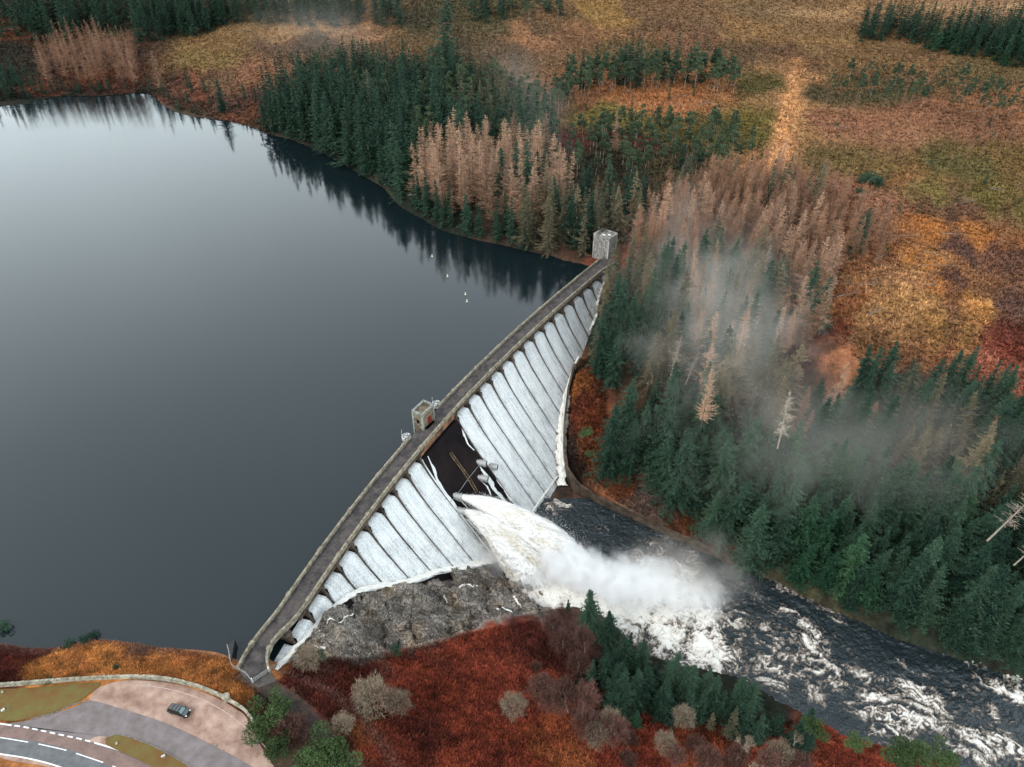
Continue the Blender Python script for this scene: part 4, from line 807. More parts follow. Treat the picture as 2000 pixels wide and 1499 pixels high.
# ------------------------------------------------------------------ car park, road, kerbs
def sheet_poly(name, pts, z, mat, th=0):
    o = obj(name, mesh(name, [(p[0], p[1], z) for p in pts]+([(p[0], p[1], z-th) for p in pts] if th else []), [tuple(range(len(pts)))]+([(i, len(pts)+i, len(pts)+(i+1) % len(pts), (i+1) % len(pts)) for i in range(len(pts))] if th else []), mat)); o['kind'] = 'structure'; return o
def dens(pix, z, step=1.0, closed=True):
    P = smooth([U(*p, z) for p in pix], 1) if False else np.array([U(*p, z) for p in pix])
    if closed: P = np.vstack([P, P[:1]])
    s = cum(P); q = np.arange(0, s[-1], step); return [tuple(at(P, k)) for k in q]
def crv(pix, z, step=.7):                    # Catmull-Rom through unprojected points
    P = np.array([U(*p, z) for p in pix]); Q = [2*P[0]-P[1]]+list(P)+[2*P[-1]-P[-2]]; out = []
    for i in range(1, len(Q)-2):
        n_ = max(2, int(np.linalg.norm(Q[i+1]-Q[i])/step))
        for t in np.arange(n_)/n_:
            a, b_, c, d = Q[i-1:i+3]; out.append(.5*((2*b_)+(-a+c)*t+(2*a-5*b_+4*c-d)*t*t+(-a+3*b_-3*c+d)*t**3))
    out.append(P[-1]); return np.array(out)
M['lot'] = simple('pinkish_gravel', (.34, .235, .185), .95, .5, .22, .6, c2=(.20, .115, .085), detail=12)
M['asph'] = simple('grey_asphalt', (.185, .155, .155), .93, .16, .5, .5, c2=(.14, .115, .11), detail=12)
M['road'] = simple('blue_grey_road', (.135, .135, .14), .93, .16, .8, .5, c2=(.10, .10, .105), detail=12)
M['brownroad'] = simple('worn_brown_lane', (.20, .13, .11), .93, .2, .6, .5, c2=(.145, .10, .09), detail=12)
M['paint'] = simple('road_paint', (.75, .74, .72), .7, .1, 3, .1)
M['fade'] = simple('faded_paint', (.50, .38, .33), .8, .2, 3, .1)
M['kerb'] = simple('kerb_stone', (.20, .17, .15), .9, .3, 2, .3)
M['verge'] = simple('verge_grass', (.10, .085, .025), .95, .5, .35, .8, c2=(.14, .065, .02), detail=12)
L0 = 4.5
wallpix = [(-300,1349),(-120,1345),(0,1340),(60,1336),(150,1329),(230,1325),(290,1325),(340,1331),(390,1344),(430,1360),(470,1383),(486,1398)]
lot = sheet_poly('car_park', list(crv([(-60,1440),(60,1425),(130,1400),(170,1371),(190,1345),(240,1330),(300,1331),(345,1337),(390,1350),(430,1367),(462,1386),(480,1400),(500,1440),(520,1475),(560,1540),(600,1640),(400,1640),(250,1540),(100,1500),(0,1480),(-60,1440)], L0)), L0, M['lot'])
sl = sheet_poly('slip_road', list(crv([(-60,1417),(20,1413),(75,1403),(130,1387),(178,1370),(225,1381),(300,1404),(360,1428),(420,1458),(480,1490),(540,1530),(640,1620)], L0))+list(crv([(560,1680),(400,1560),(350,1530),(300,1490),(210,1440),(160,1446),(100,1430),(0,1414),(-60,1405)], L0)), L0+.006, M['asph'])
rd = sheet_poly('road', list(crv([(-300,1395),(-60,1404),(0,1413),(60,1421),(120,1434),(180,1450),(250,1474),(320,1505),(420,1560),(520,1630)], L0))+list(crv([(330,1640),(200,1540),(130,1502),(60,1483),(0,1472),(-100,1460),(-300,1450)], L0)), L0+.012, M['road'])
bl = sheet_poly('road_lane', list(crv([(-300,1396),(-60,1405),(0,1414.5),(60,1422.5),(120,1435.5),(180,1451.5),(250,1476),(320,1507),(420,1562)], L0))+list(crv([(330,1570),(240,1518),(205,1492),(150,1469),(100,1455),(50,1445),(0,1439.5),(-60,1433),(-300,1420)], L0)), L0+.018, M['brownroad'])
gi = crv([(208,1441),(235,1437),(290,1455),(330,1475),(380,1505),(460,1560),(600,1680)], L0); gi2 = crv([(560,1690),(400,1570),(330,1517),(270,1484),(225,1464),(200,1450)], L0)
gs_ = sheet_poly('verge', list(gi)+list(gi2)[:-1], L0+.13, M['verge'], .2)
vg = sheet_poly('verge', list(crv([(-300,1350),(-60,1348),(0,1347),(60,1344),(130,1338),(195,1334),(180,1352),(150,1372),(110,1390),(60,1403),(20,1408.5),(-60,1400),(-300,1388)], L0)), L0+.13, M['verge'], .2)
b = MB()
def strip(b, P, w, z, h=.004):
    P = np.array(P, float); T = np.gradient(P, axis=0); T /= np.linalg.norm(T, axis=1)[:, None]; Nn = np.stack([T[:, 1], -T[:, 0]], 1)*w/2; k = len(P)
    b.add([(*q, z) for q in P+Nn]+[(*q, z) for q in P-Nn], [(i, i+1, k+i+1, k+i) for i in range(k-1)])
def sub(P, a, c):
    s = cum(P); q = np.linspace(a, c, 8); return [at(P, v) for v in q]
zl = L0+.024
edge = crv([(-300,1398),(-60,1407),(0,1415),(35,1418.5),(60,1423),(120,1436),(173,1448),(250,1472),(320,1502),(420,1556),(480,1595)], L0)
s178 = cum(edge); k0 = s178[np.argmin(np.linalg.norm(edge-U(20, 1417, L0), axis=1))]; k1 = s178[np.argmin(np.linalg.norm(edge-U(176, 1449.5, L0), axis=1))]
strip(b, sub(edge, 0, k0), .28, zl)
strip(b, edge[s178 > k1], .28, zl)
nd = 9; st_ = (k1-k0)/nd
for i in range(nd): strip(b, sub(edge, k0+st_*(i+.28), k0+st_*(i+.98)-.18), .28, zl)
cl_ = crv([(-300,1422),(-60,1434),(0,1441),(55,1450),(75,1453.5),(130,1466),(152,1473),(205,1491),(225,1499),(300,1535),(400,1590)], L0); sc2 = cum(cl_)
ka = sc2[np.argmin(np.linalg.norm(cl_-U(56, 1450, L0), axis=1))]; kb = sc2[np.argmin(np.linalg.norm(cl_-U(75, 1453.5, L0), axis=1))]; kc = sc2[np.argmin(np.linalg.norm(cl_-U(130, 1466.5, L0), axis=1))]
pr_ = kc-kb+(kb-ka)
for i in range(-5, 5):
    a_, c_ = kb+i*pr_, kb+i*pr_+(kc-kb)
    if a_ > 0 and c_ < sc2[-1]: strip(b, sub(cl_, a_, c_), .2, zl)
strip(b, crv([(-300,1447),(-60,1464),(0,1473),(60,1483),(120,1500),(200,1537),(330,1630)], L0), .26, zl)
o = b.build('road_marking', M['paint']); o['kind'] = 'structure'
b = MB(); strip(b, crv([(265,1338),(300,1341),(345,1350),(390,1365),(430,1385),(465,1410),(500,1440),(520,1462)], L0), .16, zl-.01); o = b.build('parking_line', M['fade']); o['kind'] = 'structure'
b = MB(); b.tube((*U(423, 1456, L0), L0-.1), (*U(423, 1456, L0), L0+.03), .32, .32, 14); tag(b.build('manhole_cover', M['kerb']), 'pale round manhole cover in the car park tarmac', 'manhole cover')
for pp in ([(60,1405),(110,1392),(150,1374),(178,1370)], [(205,1445),(212,1440),(236,1436),(290,1454),(330,1474),(380,1504),(460,1560)]):
    b = MB(); b.sweep([(*q, L0) for q in crv(pp, L0)], [(-.09, -.1), (.09, -.1), (.09, .16), (-.09, .16)]); o = b.build('kerb', M['kerb']); o['kind'] = 'structure'
# dry stone wall with its round end pillar
wp = crv(wallpix[:10], L0); w2 = crv(wallpix[9:]+[(500,1420),(505,1432)], L0)
def stonewall(P):
    b = MB(); b.sweep([(*q, L0) for q in P], [(-.24, -1.5), (.24, -1.5), (.22, .72), (-.22, .72)]); s = cum(P); k = 0
    while k < s[-1]-.5:                      # upright cope stones
        l_ = .32+.25*rng.random(); p_ = at(P, k+l_/2); t = at(P, k+l_)-at(P, k); h_ = .22+.14*rng.random()
        b.box((p_[0], p_[1], L0+.72+h_/2), (l_*.92, .44+.1*rng.random(), h_), math.atan2(t[1], t[0])+.15*(rng.random()-.5), .05); k += l_
    return b
M['wallst'] = simple('pale_dry_stone', (.36, .33, .26), .95, .4, 1.2, .8, c2=(.15, .13, .09))
tag(stonewall(wp).build('stone_wall', M['wallst']), 'long low curved dry stone wall around the car park', 'wall')
tag(stonewall(w2).build('stone_wall', M['wallst']), 'short low dry stone wall beyond the round pillar of the car park', 'wall')
b = MB(); c_ = U(443, 1366, L0); b.tube((*c_, L0-1), (*c_, L0+1.15), .75, .7, 14); b.tube((*c_, L0+1.15), (*c_, L0+1.35), .82, .5, 14)
tag(b.build('round_pillar', M['wallst']), 'round stone pillar in the car park wall', 'pillar')
# marker boards
for px, py, rz, lab in ((10, 1392, .9, 'white and black marker board on the grass beside the side road'), (322, 1482, .6, 'white and black marker board on the narrow grass island')):
    t = tag(empty('marker_board', (*U(px, py, L0), L0+.1), rz), lab, 'sign', 'marker boards by the road')
    b = MB(); b.tube((0, 0, 0), (0, 0, .8), .05, n=6); b.build('post', M['steel'], t)
    b = MB(); b.box((0, 0, 1.0), (.75, .05, .55)); b.build('white_board', M['white'], t)
    b = MB(); b.box((.2, .031, 1.05), (.3, .012, .35)); b.box((.45, .1, .8), (.22, .3, .5)); b.build('black_board', M['dark'], t)
for px, py, lab in ((228, 1453, 'small pale stone on the tip of the grass island'), (5, 1353, 'leaning pale boulder on the grass at the left end of the wall')):
    b = MB(); w = U(px, py, L0); b.tube((*w, L0), (w[0]+.1, w[1], L0+.5), .32, .18, 7); tag(b.build('boulder', M['wallst'], smooth=False), lab, 'rock')
# ------------------------------------------------------------------ the parked car
cr_ = U(331, 1386, L0); cf = U(374, 1400, L0); cang = math.atan2(cf[1]-cr_[1], cf[0]-cr_[0]); cc_ = (U(330, 1384, L0)+U(373, 1399, L0))/2
car = tag(empty('parked_car', (*cc_, L0+.02), cang), 'black estate car with grey roof and bright headlamps parked on the gravel', 'car')
def loft(secs):                              # (x, halfwidth, z0, z1) list
    b = MB(); v = []
    for x, w_, z0, z1 in secs: v += [(x, -w_*.92, z0), (x, -w_, z0+(z1-z0)*.35), (x, -w_*.97, z1-.08), (x, -w_*.88, z1), (x, w_*.88, z1), (x, w_*.97, z1-.08), (x, w_, z0+(z1-z0)*.35), (x, w_*.92, z0)]
    f = []
    for i in range(len(secs)-1):
        for j in range(8): f.append((i*8+j, i*8+8+j, i*8+8+(j+1) % 8, i*8+(j+1) % 8))
    f += [tuple(range(8)), tuple(range(len(secs)*8-1, len(secs)*8-9, -1))]; b.add(v, f); return b
loft([(-2.3, .72, .45, .85), (-2.2, .86, .28, 1.0), (-1.6, .92, .24, 1.05), (.6, .93, .24, 1.02), (1.3, .92, .24, .98), (1.9, .87, .26, .90), (2.2, .76, .3, .80), (2.34, .55, .36, .68)]).build('body', M['car'], car)
b = MB(); v = []
for x, w_, z in ((-2.15, .78, 1.0), (-1.75, .66, 1.52), (-.9, .69, 1.58), (.1, .69, 1.57), (.55, .67, 1.5), (1.25, .80, 1.0)): v += [(x, -w_, z), (x, w_, z)]
b.add(v, [(0, 1, 3, 2), (2, 3, 5, 4), (4, 5, 7, 6), (6, 7, 9, 8), (8, 9, 11, 10), (0, 2, 4, 6, 8, 10), (1, 11, 9, 7, 5, 3)]); b.build('side_windows', M['glass'], car)
b = MB(); b.box((-.62, 0, 1.585), (2.1, 1.28, .035), 0, .015); b.build('roof', M['carroof'], car)
for x in (-1.0, -.25): b = MB(); b.box((x, 0, 1.615), (.1, 1.3, .04)); b.build('roof_bar', M['car'], car)
b = MB(); b.add([(.58, -.6, 1.505), (1.2, -.7, 1.05), (1.2, .7, 1.05), (.58, .6, 1.505), (.56, -.6, 1.49), (1.18, -.7, 1.035), (1.18, .7, 1.035), (.56, .6, 1.49)], [(0, 1, 2, 3), (7, 6, 5, 4), (0, 4, 5, 1), (1, 5, 6, 2), (2, 6, 7, 3), (3, 7, 4, 0)]); b.build('windscreen', M['screen'], car)
b = MB(); b.box((1.68, 0, .955), (.85, 1.45, .05), 0, .02); b.build('bonnet', M['carroof'], car)
for y in (-1, 1):
    b = MB(); b.box((2.1, y*.62, .77), (.34, .3, .14), y*-.5, .04); b.build('headlight', M['lamp'], car)
    b = MB(); b.box((.95, y*1.02, 1.02), (.18, .2, .14), 0, .03); b.build('mirror', M['car'], car)
    for x in (-1.4, 1.4):
        b = MB(); b.tube((x, y*.72, .33), (x, y*.94, .33), .33, .33, 18); wh = b.build('wheel', M['tyre'], car)
        b = MB(); b.tube((x, y*.93, .33), (x, y*.955, .33), .2, .2, 12); b.build('rim', M['steel'], wh)
# ------------------------------------------------------------------ railings round the near end of the dam
def fence(name, pts, label, mat, hgt=1.5, gap=1.8, rails=(.35, .9, 1.45)):
    P = np.array([p[:2] for p in pts], float); s = cum(P); Q = [at(P, k) for k in np.linspace(0, s[-1], max(2, int(s[-1]/gap)+1))]
    z = [max(float(TZ(q[0], q[1])[0]), -.5 if len(pts[0]) < 3 else -9) for q in Q]
    if len(pts[0]) > 2: z = [np.interp(k, s, [p[2] for p in pts]) for k in np.linspace(0, s[-1], len(Q))]
    t = tag(empty(name, (*Q[0], z[0])), label, 'fence'); o0 = np.array([*Q[0], z[0]])
    for q, zz in zip(Q, z):
        b = MB(); b.tube(np.array([*q, zz-.3])-o0, np.array([*q, zz+hgt])-o0, .055, n=5); b.build('post', mat, t)
    b = MB()
    for r in rails: b.path([np.array([q[0], q[1], zz+r])-o0 for q, zz in zip(Q, z)], .035, 4)
    for i in range(len(Q)-1):
        for u in np.arange(.1, 1, .1): a = np.array([*(Q[i]*(1-u)+Q[i+1]*u), z[i]*(1-u)+z[i+1]*u])-o0; b.tube(a+np.array([0, 0, rails[0]]), a+np.array([0, 0, rails[-1]]), .012, n=3)
    b.build('rails', mat, t)
M['rail'] = simple('pale_railing', (.38, .36, .33), .7, .2, 2, .1)
def UZ(l, z): return [(*U(px, py, z), z) for px, py in l]
fence('railing', UZ([(446,1266),(446,1274),(452,1284),(450,1303),(466,1311),(482,1320),(491,1332)], 2.6), 'pale kinked railing down to the water beside the upstream parapet', M['rail'])
fence('railing', UZ([(527,1312),(545,1302),(560,1296),(572,1291),(584,1286)], 2.0), 'pale railing running from the curved parapet above the rocks', M['rail'])
gt = tag(empty('gate', (*U(494, 1334, 3), 3.0)), 'wide metal gate across the track where it meets the dam', 'gate'); g1 = np.array([*U(526, 1313, 3), 3.])-np.array(gt.location)
for q in ((0, 0, 0), tuple(g1)): b = MB(); b.tube(q, (q[0], q[1], q[2]+1.7), .12, n=8); b.build('gatepost', M['white'], gt)
b = MB()
for z in (.3, .65, 1.0, 1.35): b.tube((0, 0, z), (g1[0], g1[1], z), .04, n=5)
for u in np.linspace(.05, .95, 12): b.tube((g1[0]*u, g1[1]*u, .3), (g1[0]*u, g1[1]*u, 1.35), .03, n=4)
b.build('gate_bars', M['rail'], gt)
b = MB(); a = np.array(UZ([(447,1262),(460,1252),(454,1286),(450,1276)], 1.0)); 
b.add([(p[0], p[1], p[2]-6) for p in a]+[(p[0], p[1], p[2]+.6) for p in a], [(0, 1, 2, 3), (7, 6, 5, 4), (0, 4, 5, 1), (1, 5, 6, 2), (2, 6, 7, 3), (3, 7, 4, 0)])
tag(b.build('wing_wall', M['dark']), 'dark angled concrete wing wall standing in the loch by the near shore', 'wall')
# low retaining wall following the far river bank
rwp = [(1122,712),(1110,760),(1103,820),(1102,870),(1108,915),(1128,945),(1170,972),(1210,992),(1260,1015),(1310,1038),(1370,1064),(1430,1092)]
rz_ = [-13.8,-16.5,-20.5,-25.2,-28.8,-30.5,-31.4,-31.8,-32,-32.2,-32.3,-32.5]
P = np.array([(*U(px, py, z), z) for (px, py), z in zip(rwp, rz_)]); c0 = cum(P[:, :2]); s = np.arange(0, c0[-1], 1.2); P = np.stack([np.interp(s, c0, P[:, i]) for i in range(3)], 1)
b = MB(); b.sweep([tuple(q) for q in P], [(-.35, -5), (.35, -5), (.35, .5), (-.35, .5)]); tag(b.build('river_wall', M['pier']), 'dark curved retaining wall along the far bank of the river', 'wall')
# ------------------------------------------------------------------ trees
def tri_obj(T, A): return T.reshape(-1, 3), np.arange(len(T)*3).reshape(-1, 3), np.repeat(A, 3)
def conifer(seed, Hh, Rr, lev, nb, mt, tw, tl, droop, up, prof=.85, base=.06, gaps=0.0, twr=.5):
    g = np.random.default_rng(seed); T = []; A = []
    ph = g.random()*6
    for k in range(lev):
        f = (k+g.random()*.7)/lev; z = Hh*(base+(1-base)*f); L0_ = Rr*(1-f)**prof*(1+.18*math.sin(f*17+ph))+.15
        for j in range(nb):
            if g.random() < gaps: continue
            a = g.random()*6.283; L = L0_*(.5+.85*g.random()**1.3)*(1+.22*math.cos(a-ph)); n_ = max(2, int(mt*L/Rr+1.5)); t = (np.arange(n_)+g.random(n_)*.6+.3)/n_
            dr = droop*(.7+.6*g.random()); dx = np.array([math.cos(a), math.sin(a), 0]); sd = np.array([-dx[1], dx[0], 0])
            def pos(t): return dx[None]*(L*t)[:, None]+np.array([0, 0, 1.])[None]*(z+L*(-dr*t+up*t*t))[:, None]
            p = pos(t); v = .25+.75*g.random()
            e = pos(np.array([0, .5, 1.])); w0 = tw*.5
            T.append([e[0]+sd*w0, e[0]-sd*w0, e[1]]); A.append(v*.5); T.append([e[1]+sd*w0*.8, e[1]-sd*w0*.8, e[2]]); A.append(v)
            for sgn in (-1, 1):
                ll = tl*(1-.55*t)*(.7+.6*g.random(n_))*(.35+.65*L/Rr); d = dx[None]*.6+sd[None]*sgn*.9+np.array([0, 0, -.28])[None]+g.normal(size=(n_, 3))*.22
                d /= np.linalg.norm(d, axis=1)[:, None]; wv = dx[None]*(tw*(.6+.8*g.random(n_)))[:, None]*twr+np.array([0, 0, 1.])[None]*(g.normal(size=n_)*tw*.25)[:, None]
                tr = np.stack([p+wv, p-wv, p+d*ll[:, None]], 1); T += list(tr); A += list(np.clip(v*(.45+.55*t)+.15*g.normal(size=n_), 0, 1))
    tp = np.array([0, 0, Hh]); T.append([tp+[tw, 0, -1.2], tp-[tw, 0, 1.2], tp+[0, 0, .9]]); A.append(.9); T.append([tp+[0, tw, -1.2], tp-[0, tw, 1.2], tp+[0, 0, .9]]); A.append(.9)
    return tri_obj(np.array(T), np.array(A))
def trunkmb(Hh, r, bend=0, limbs=0, seed=0, n=6):
    g = random.Random(seed); b = MB(); p = (0, 0, -1.2)
    for i in range(1, 5):
        q = (bend*math.sin(i*1.7+seed)*i/4, bend*math.cos(i*1.3+seed)*i/4, Hh*i/4); b.tube(p, q, r*(1-(i-1)/4.4), r*(1-i/4.4), n); p = q
    for _ in range(limbs):
        z = Hh*(.25+.65*g.random()); a = g.random()*6.28; L = Hh*.12*(1.3-z/Hh); b.tube((0, 0, z), (math.cos(a)*L, math.sin(a)*L, z+L*(.2 if bend == 0 else .7)), .07, .03, 4)
    return b
def puffs(seed, cs, r, n, sz, flat=.6):
    g = np.random.default_rng(seed); T = []; A = []
    for c, rr in zip(cs, r):
        k = max(20, int(n*rr*rr)); d = g.normal(size=(k, 3)); d /= np.linalg.norm(d, axis=1)[:, None]; rad = rr*(.45+.6*g.random(k)**.5); v = .3+.6*g.random()
        c_ = np.array(c)[None]+d*rad[:, None]*[1, 1, flat]; a = g.normal(size=(k, 3)); b_ = g.normal(size=(k, 3)); a *= (sz*(.5+g.random(k))/np.linalg.norm(a, axis=1))[:, None]; b_ *= (sz*(.5+g.random(k))/np.linalg.norm(b_, axis=1))[:, None]
        T.append(np.stack([c_+a, c_-a*.5+b_*.7, c_-a*.5-b_*.7], 1)); A.append(np.clip(v+.3*d[:, 2]*.4+.12*g.normal(size=k), 0, 1))
    return tri_obj(np.concatenate(T), np.concatenate(A))
def twigs(seed, Rr, Hh, n, w, c0=(0, 0, 0), up=.35, lay=5):
    # dome of fine twigs fanning out from a short trunk
    g = np.random.default_rng(seed); d = g.normal(size=(n, 3)); d[:, 2] = np.abs(d[:, 2])*.9+up*.4-.15; d /= np.linalg.norm(d, axis=1)[:, None]; T = []; A = []
    ln = 1+.18*np.sin(d[:, 0]*6+seed)*np.cos(d[:, 1]*5+seed)+.1*g.normal(size=n)
    for k in range(lay):
        t0 = .18+.8*g.random(n)**.6; t1 = t0+.12+.14*g.random(n); e = d+g.normal(size=(n, 3))*.10; e /= np.linalg.norm(e, axis=1)[:, None]
        S3 = np.array([Rr, Rr, Hh]); a = d*(t0*ln)[:, None]*S3+c0; b_ = e*(np.minimum(t1, 1.05)*ln)[:, None]*S3+c0
        s_ = np.cross(b_-a, g.normal(size=(n, 3))); s_ *= (w*(.5+g.random(n))/(np.linalg.norm(s_, axis=1)+1e-9))[:, None]
        T.append(np.stack([a+s_, a-s_, b_], 1)); A.append(np.clip(.25+.55*t1+.2*g.normal(size=n), 0, 1))
    return tri_obj(np.concatenate(T), np.concatenate(A))
FM = {'spruce': foliage('spruce_needles', (.005, .020, .014), (.046, .088, .052)),
      'green': foliage('fresh_green_needles', (.006, .032, .018), (.052, .112, .052)),
      'brown': foliage('brown_tipped_needles', (.016, .034, .022), (.20, .150, .088)),
      'larch': foliage('bare_larch_twigs', (.12, .066, .042), (.55, .335, .215)),
      'larch2': foliage('bare_reddish_twigs', (.085, .044, .028), (.38, .200, .118)),
      'pine': foliage('pine_needles', (.020, .042, .026), (.088, .118, .062)),
      'bush': foliage('bush_leaves', (.010, .028, .010), (.075, .115, .040)),
      'grey': foliage('grey_bare_twigs', (.08, .058, .043), (.30, .235, .165)),
      'plum': foliage('purple_bare_twigs', (.035, .018, .015), (.15, .075, .058)),
      'dead': foliage('bleached_dead_twigs', (.17, .13, .10), (.46, .38, .30))}
KINDS = {}                                   # kind -> list of (crown mesh, trunk mesh, merged low mesh)
def reg(kind, crown, trunk, fm, tm):
    V, F, A = crown; cm = mesh(kind+'_crown', V, F, fm, attr=A); tmsh = mesh(kind+'_trunk', trunk.v, trunk.f, tm)
    KINDS.setdefault(kind, []).append((cm, tmsh))
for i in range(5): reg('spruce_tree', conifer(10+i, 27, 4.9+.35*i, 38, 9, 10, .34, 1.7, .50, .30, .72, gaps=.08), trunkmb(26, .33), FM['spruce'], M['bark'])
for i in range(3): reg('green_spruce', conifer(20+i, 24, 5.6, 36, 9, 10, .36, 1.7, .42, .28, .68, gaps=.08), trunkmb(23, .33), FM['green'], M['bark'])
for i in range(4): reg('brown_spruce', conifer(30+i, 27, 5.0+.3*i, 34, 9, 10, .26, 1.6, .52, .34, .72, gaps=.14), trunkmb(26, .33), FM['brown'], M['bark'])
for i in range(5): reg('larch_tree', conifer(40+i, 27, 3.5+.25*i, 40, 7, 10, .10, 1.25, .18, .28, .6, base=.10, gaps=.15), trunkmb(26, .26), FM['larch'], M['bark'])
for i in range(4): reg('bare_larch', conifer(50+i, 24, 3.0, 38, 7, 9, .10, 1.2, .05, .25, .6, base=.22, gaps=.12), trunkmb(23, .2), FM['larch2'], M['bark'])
for i in range(4):
    g = np.random.default_rng(60+i); cs = []; rr = []
    for k in range(15):
        f = g.random(); a = g.random()*6.28; q = (1-f)**.6*2.6; cs.append((math.cos(a)*q, math.sin(a)*q, 9.5+9.5*f)); rr.append(1.1+.8*(1-f)*g.random())
    reg('pine_tree', puffs(60+i, cs, rr, 70, .38), trunkmb(17, .22, .5, 7, i), FM['pine'], M['pale_bark'])
for i in range(3): reg('dead_tree', conifer(70+i, 20, 2.6, 26, 5, 6, .10, .8, .1, .1, .6, base=.25, gaps=.2), trunkmb(20, .26, 0, 10, i), FM['dead'], M['pale_bark'])
for i in range(3): reg('bare_shrub', twigs(80+i, 4.2, 5.4, 750, .045, (0, 0, .4)), trunkmb(2.6, .22, .6, 5, i), FM['grey'], M['pale_bark'])
for i in range(3): reg('purple_shrub', twigs(90+i, 3.2, 4.6, 700, .045, (0, 0, .3)), trunkmb(2.4, .18, .6, 5, i), FM['plum'], M['pale_bark'])
for i in range(3): reg('birch_tree', twigs(100+i, 2.9, 6.0, 800, .04, (0, 0, 4.0), .9), trunkmb(8.5, .17, .9, 12, i), FM['plum'], M['pale_bark'])
for i in range(3):
    g = np.random.default_rng(110+i); cs = [(g.normal()*1.3, g.normal()*1.3, 1.4+1.6*g.random()) for _ in range(11)]
    reg('green_bush', puffs(110+i, cs, [1.1+.6*g.random() for _ in cs], 150, .2, .8), trunkmb(1.8, .12, .3, 4, i), FM['bush'], M['bark'])
for i in range(2):
    g = np.random.default_rng(120+i); cs = [(g.normal()*.7, g.normal()*.7, .7+.7*g.random()) for _ in range(6)]
    reg('dark_bush', puffs(120+i, cs, [.8+.3*g.random() for _ in cs], 170, .17, .8), trunkmb(.8, .1, .2, 3, i), FM['spruce'], M['bark'])
for i in range(2):                           # leafless forked oak-like trees
    g = random.Random(i+5); b = MB(); tips = []
    def lim(p, d, L, r, k):
        q = p+d*L; b.tube(p, q, r, r*.7, 5)
        if k == 0: tips.append(q); return
        for _ in range(3):
            e = d+np.array([g.uniform(-.75, .75), g.uniform(-.75, .75), g.uniform(-.1, .5)]); e /= np.linalg.norm(e); lim(q, e, L*.72, r*.62, k-1)
    lim(np.array([0, 0, -.3]), np.array([0, 0, 1.]), 1.9, .26, 4)
    gg = np.random.default_rng(i); t_ = np.array(tips); P_ = np.repeat(t_, 7, 0); d_ = gg.normal(size=P_.shape); d_ = d_/np.linalg.norm(d_, axis=1)[:, None]*.8+[0, 0, .3]; s_ = np.cross(d_, gg.normal(size=P_.shape)); s_ *= (.04/np.linalg.norm(s_, axis=1))[:, None]
    reg('forked_tree', tri_obj(np.stack([P_+s_, P_-s_, P_+d_], 1), gg.random(len(P_))), b, FM['grey'], M['pale_bark'])
CATN = {'spruce_tree': 'spruce', 'green_spruce': 'spruce', 'brown_spruce': 'spruce', 'larch_tree': 'larch', 'bare_larch': 'larch', 'pine_tree': 'pine', 'dead_tree': 'dead tree', 'bare_shrub': 'shrub', 'purple_shrub': 'shrub', 'birch_tree': 'birch', 'green_bush': 'bush', 'dark_bush': 'bush', 'forked_tree': 'tree'}
DESC = {'spruce_tree': 'dark green spruce', 'green_spruce': 'fresh green spruce', 'brown_spruce': 'olive spruce with brown tips', 'larch_tree': 'pale tan leafless larch', 'bare_larch': 'reddish brown leafless larch', 'pine_tree': 'grey green pine with a bare stem', 'dead_tree': 'bleached dead conifer', 'bare_shrub': 'grey leafless round shrub', 'purple_shrub': 'purplish leafless shrub', 'birch_tree': 'purple twigged birch with pale stem', 'green_bush': 'leafy green bush', 'dark_bush': 'small dark evergreen bush', 'forked_tree': 'pale leafless forked tree'}
PLANTS = []                                  # kind, x, y, z, scale, zone words, lean
def put(kind, w, sc, zone, own=None): PLANTS.append((kind, float(w[0]), float(w[1]), float(w[2]), sc, zone, own))
def zone(words, pix, spacing, mix, sc=(.8, 1.15), jit=.42, skip=None):
    Q = np.array([G(*p) for p in pix]); lo = Q.min(0); hi = Q.max(0); ks, ps = zip(*mix); ps = np.array(ps)/sum(ps)
    xs = np.arange(lo[0], hi[0]+spacing, spacing); ys = np.arange(lo[1], hi[1]+spacing, spacing*.9); A, B = np.meshgrid(xs, ys); A = A+(np.arange(len(ys)) % 2)[:, None]*spacing/2
    x = (A+rng.uniform(-jit, jit, A.shape)*spacing).ravel(); y = (B+rng.uniform(-jit, jit, A.shape)*spacing).ravel(); z = TZ(x, y)
    px, py = proj(x, y, z); ok = inpoly(px, py, pix) & (z > .03 if skip is None else z > skip)
    # kinds keep together in clumps
    u = np.clip(vn(x*.045+3, y*.045, 501+len(words))*.75+rng.random(len(x))*.5-.12, 0, .999); cu = np.cumsum(ps)
    for i in np.where(ok)[0]:
        put(ks[int(np.searchsorted(cu, u[i]))], (x[i], y[i], z[i]-.1), sc[0]+(sc[1]-sc[0])*rng.random(), words)
S_, B_, L_, L2, P_, G_ = 'spruce_tree', 'brown_spruce', 'larch_tree', 'bare_larch', 'pine_tree', 'green_spruce'
# near right wood between the river and the clearing
zone('in the dense wood above the far river bank', [(1180,940),(1190,890),(1185,860),(1230,850),(1300,800),(1420,860),(1560,900),(1720,960),(1880,1010),(2060,1060),(2060,1330),(1960,1300),(1840,1262),(1700,1212),(1560,1160),(1440,1095),(1340,1010),(1260,960)], 5.9, [(S_, .66), (G_, .34)], (.55, 1.15), skip=-60)
zone('in the wood half way up the right slope', [(1300,800),(1420,860),(1560,900),(1720,960),(1880,1010),(2060,1060),(2060,870),(1900,870),(1780,840),(1650,800),(1560,810),(1470,780),(1380,760)], 6.2, [(B_, .66), (S_, .16), (L_, .10), (L2, .05), (P_, .03)], (.55, 1.15), skip=-60)
zone('along the upper edge of the right hand wood', [(1640,790),(1690,770),(1780,775),(1870,770),(2060,850),(2060,900),(1900,890),(1780,860),(1650,820)], 6.5, [(S_, .8), (B_, .2)], (.7, .95), skip=-60)
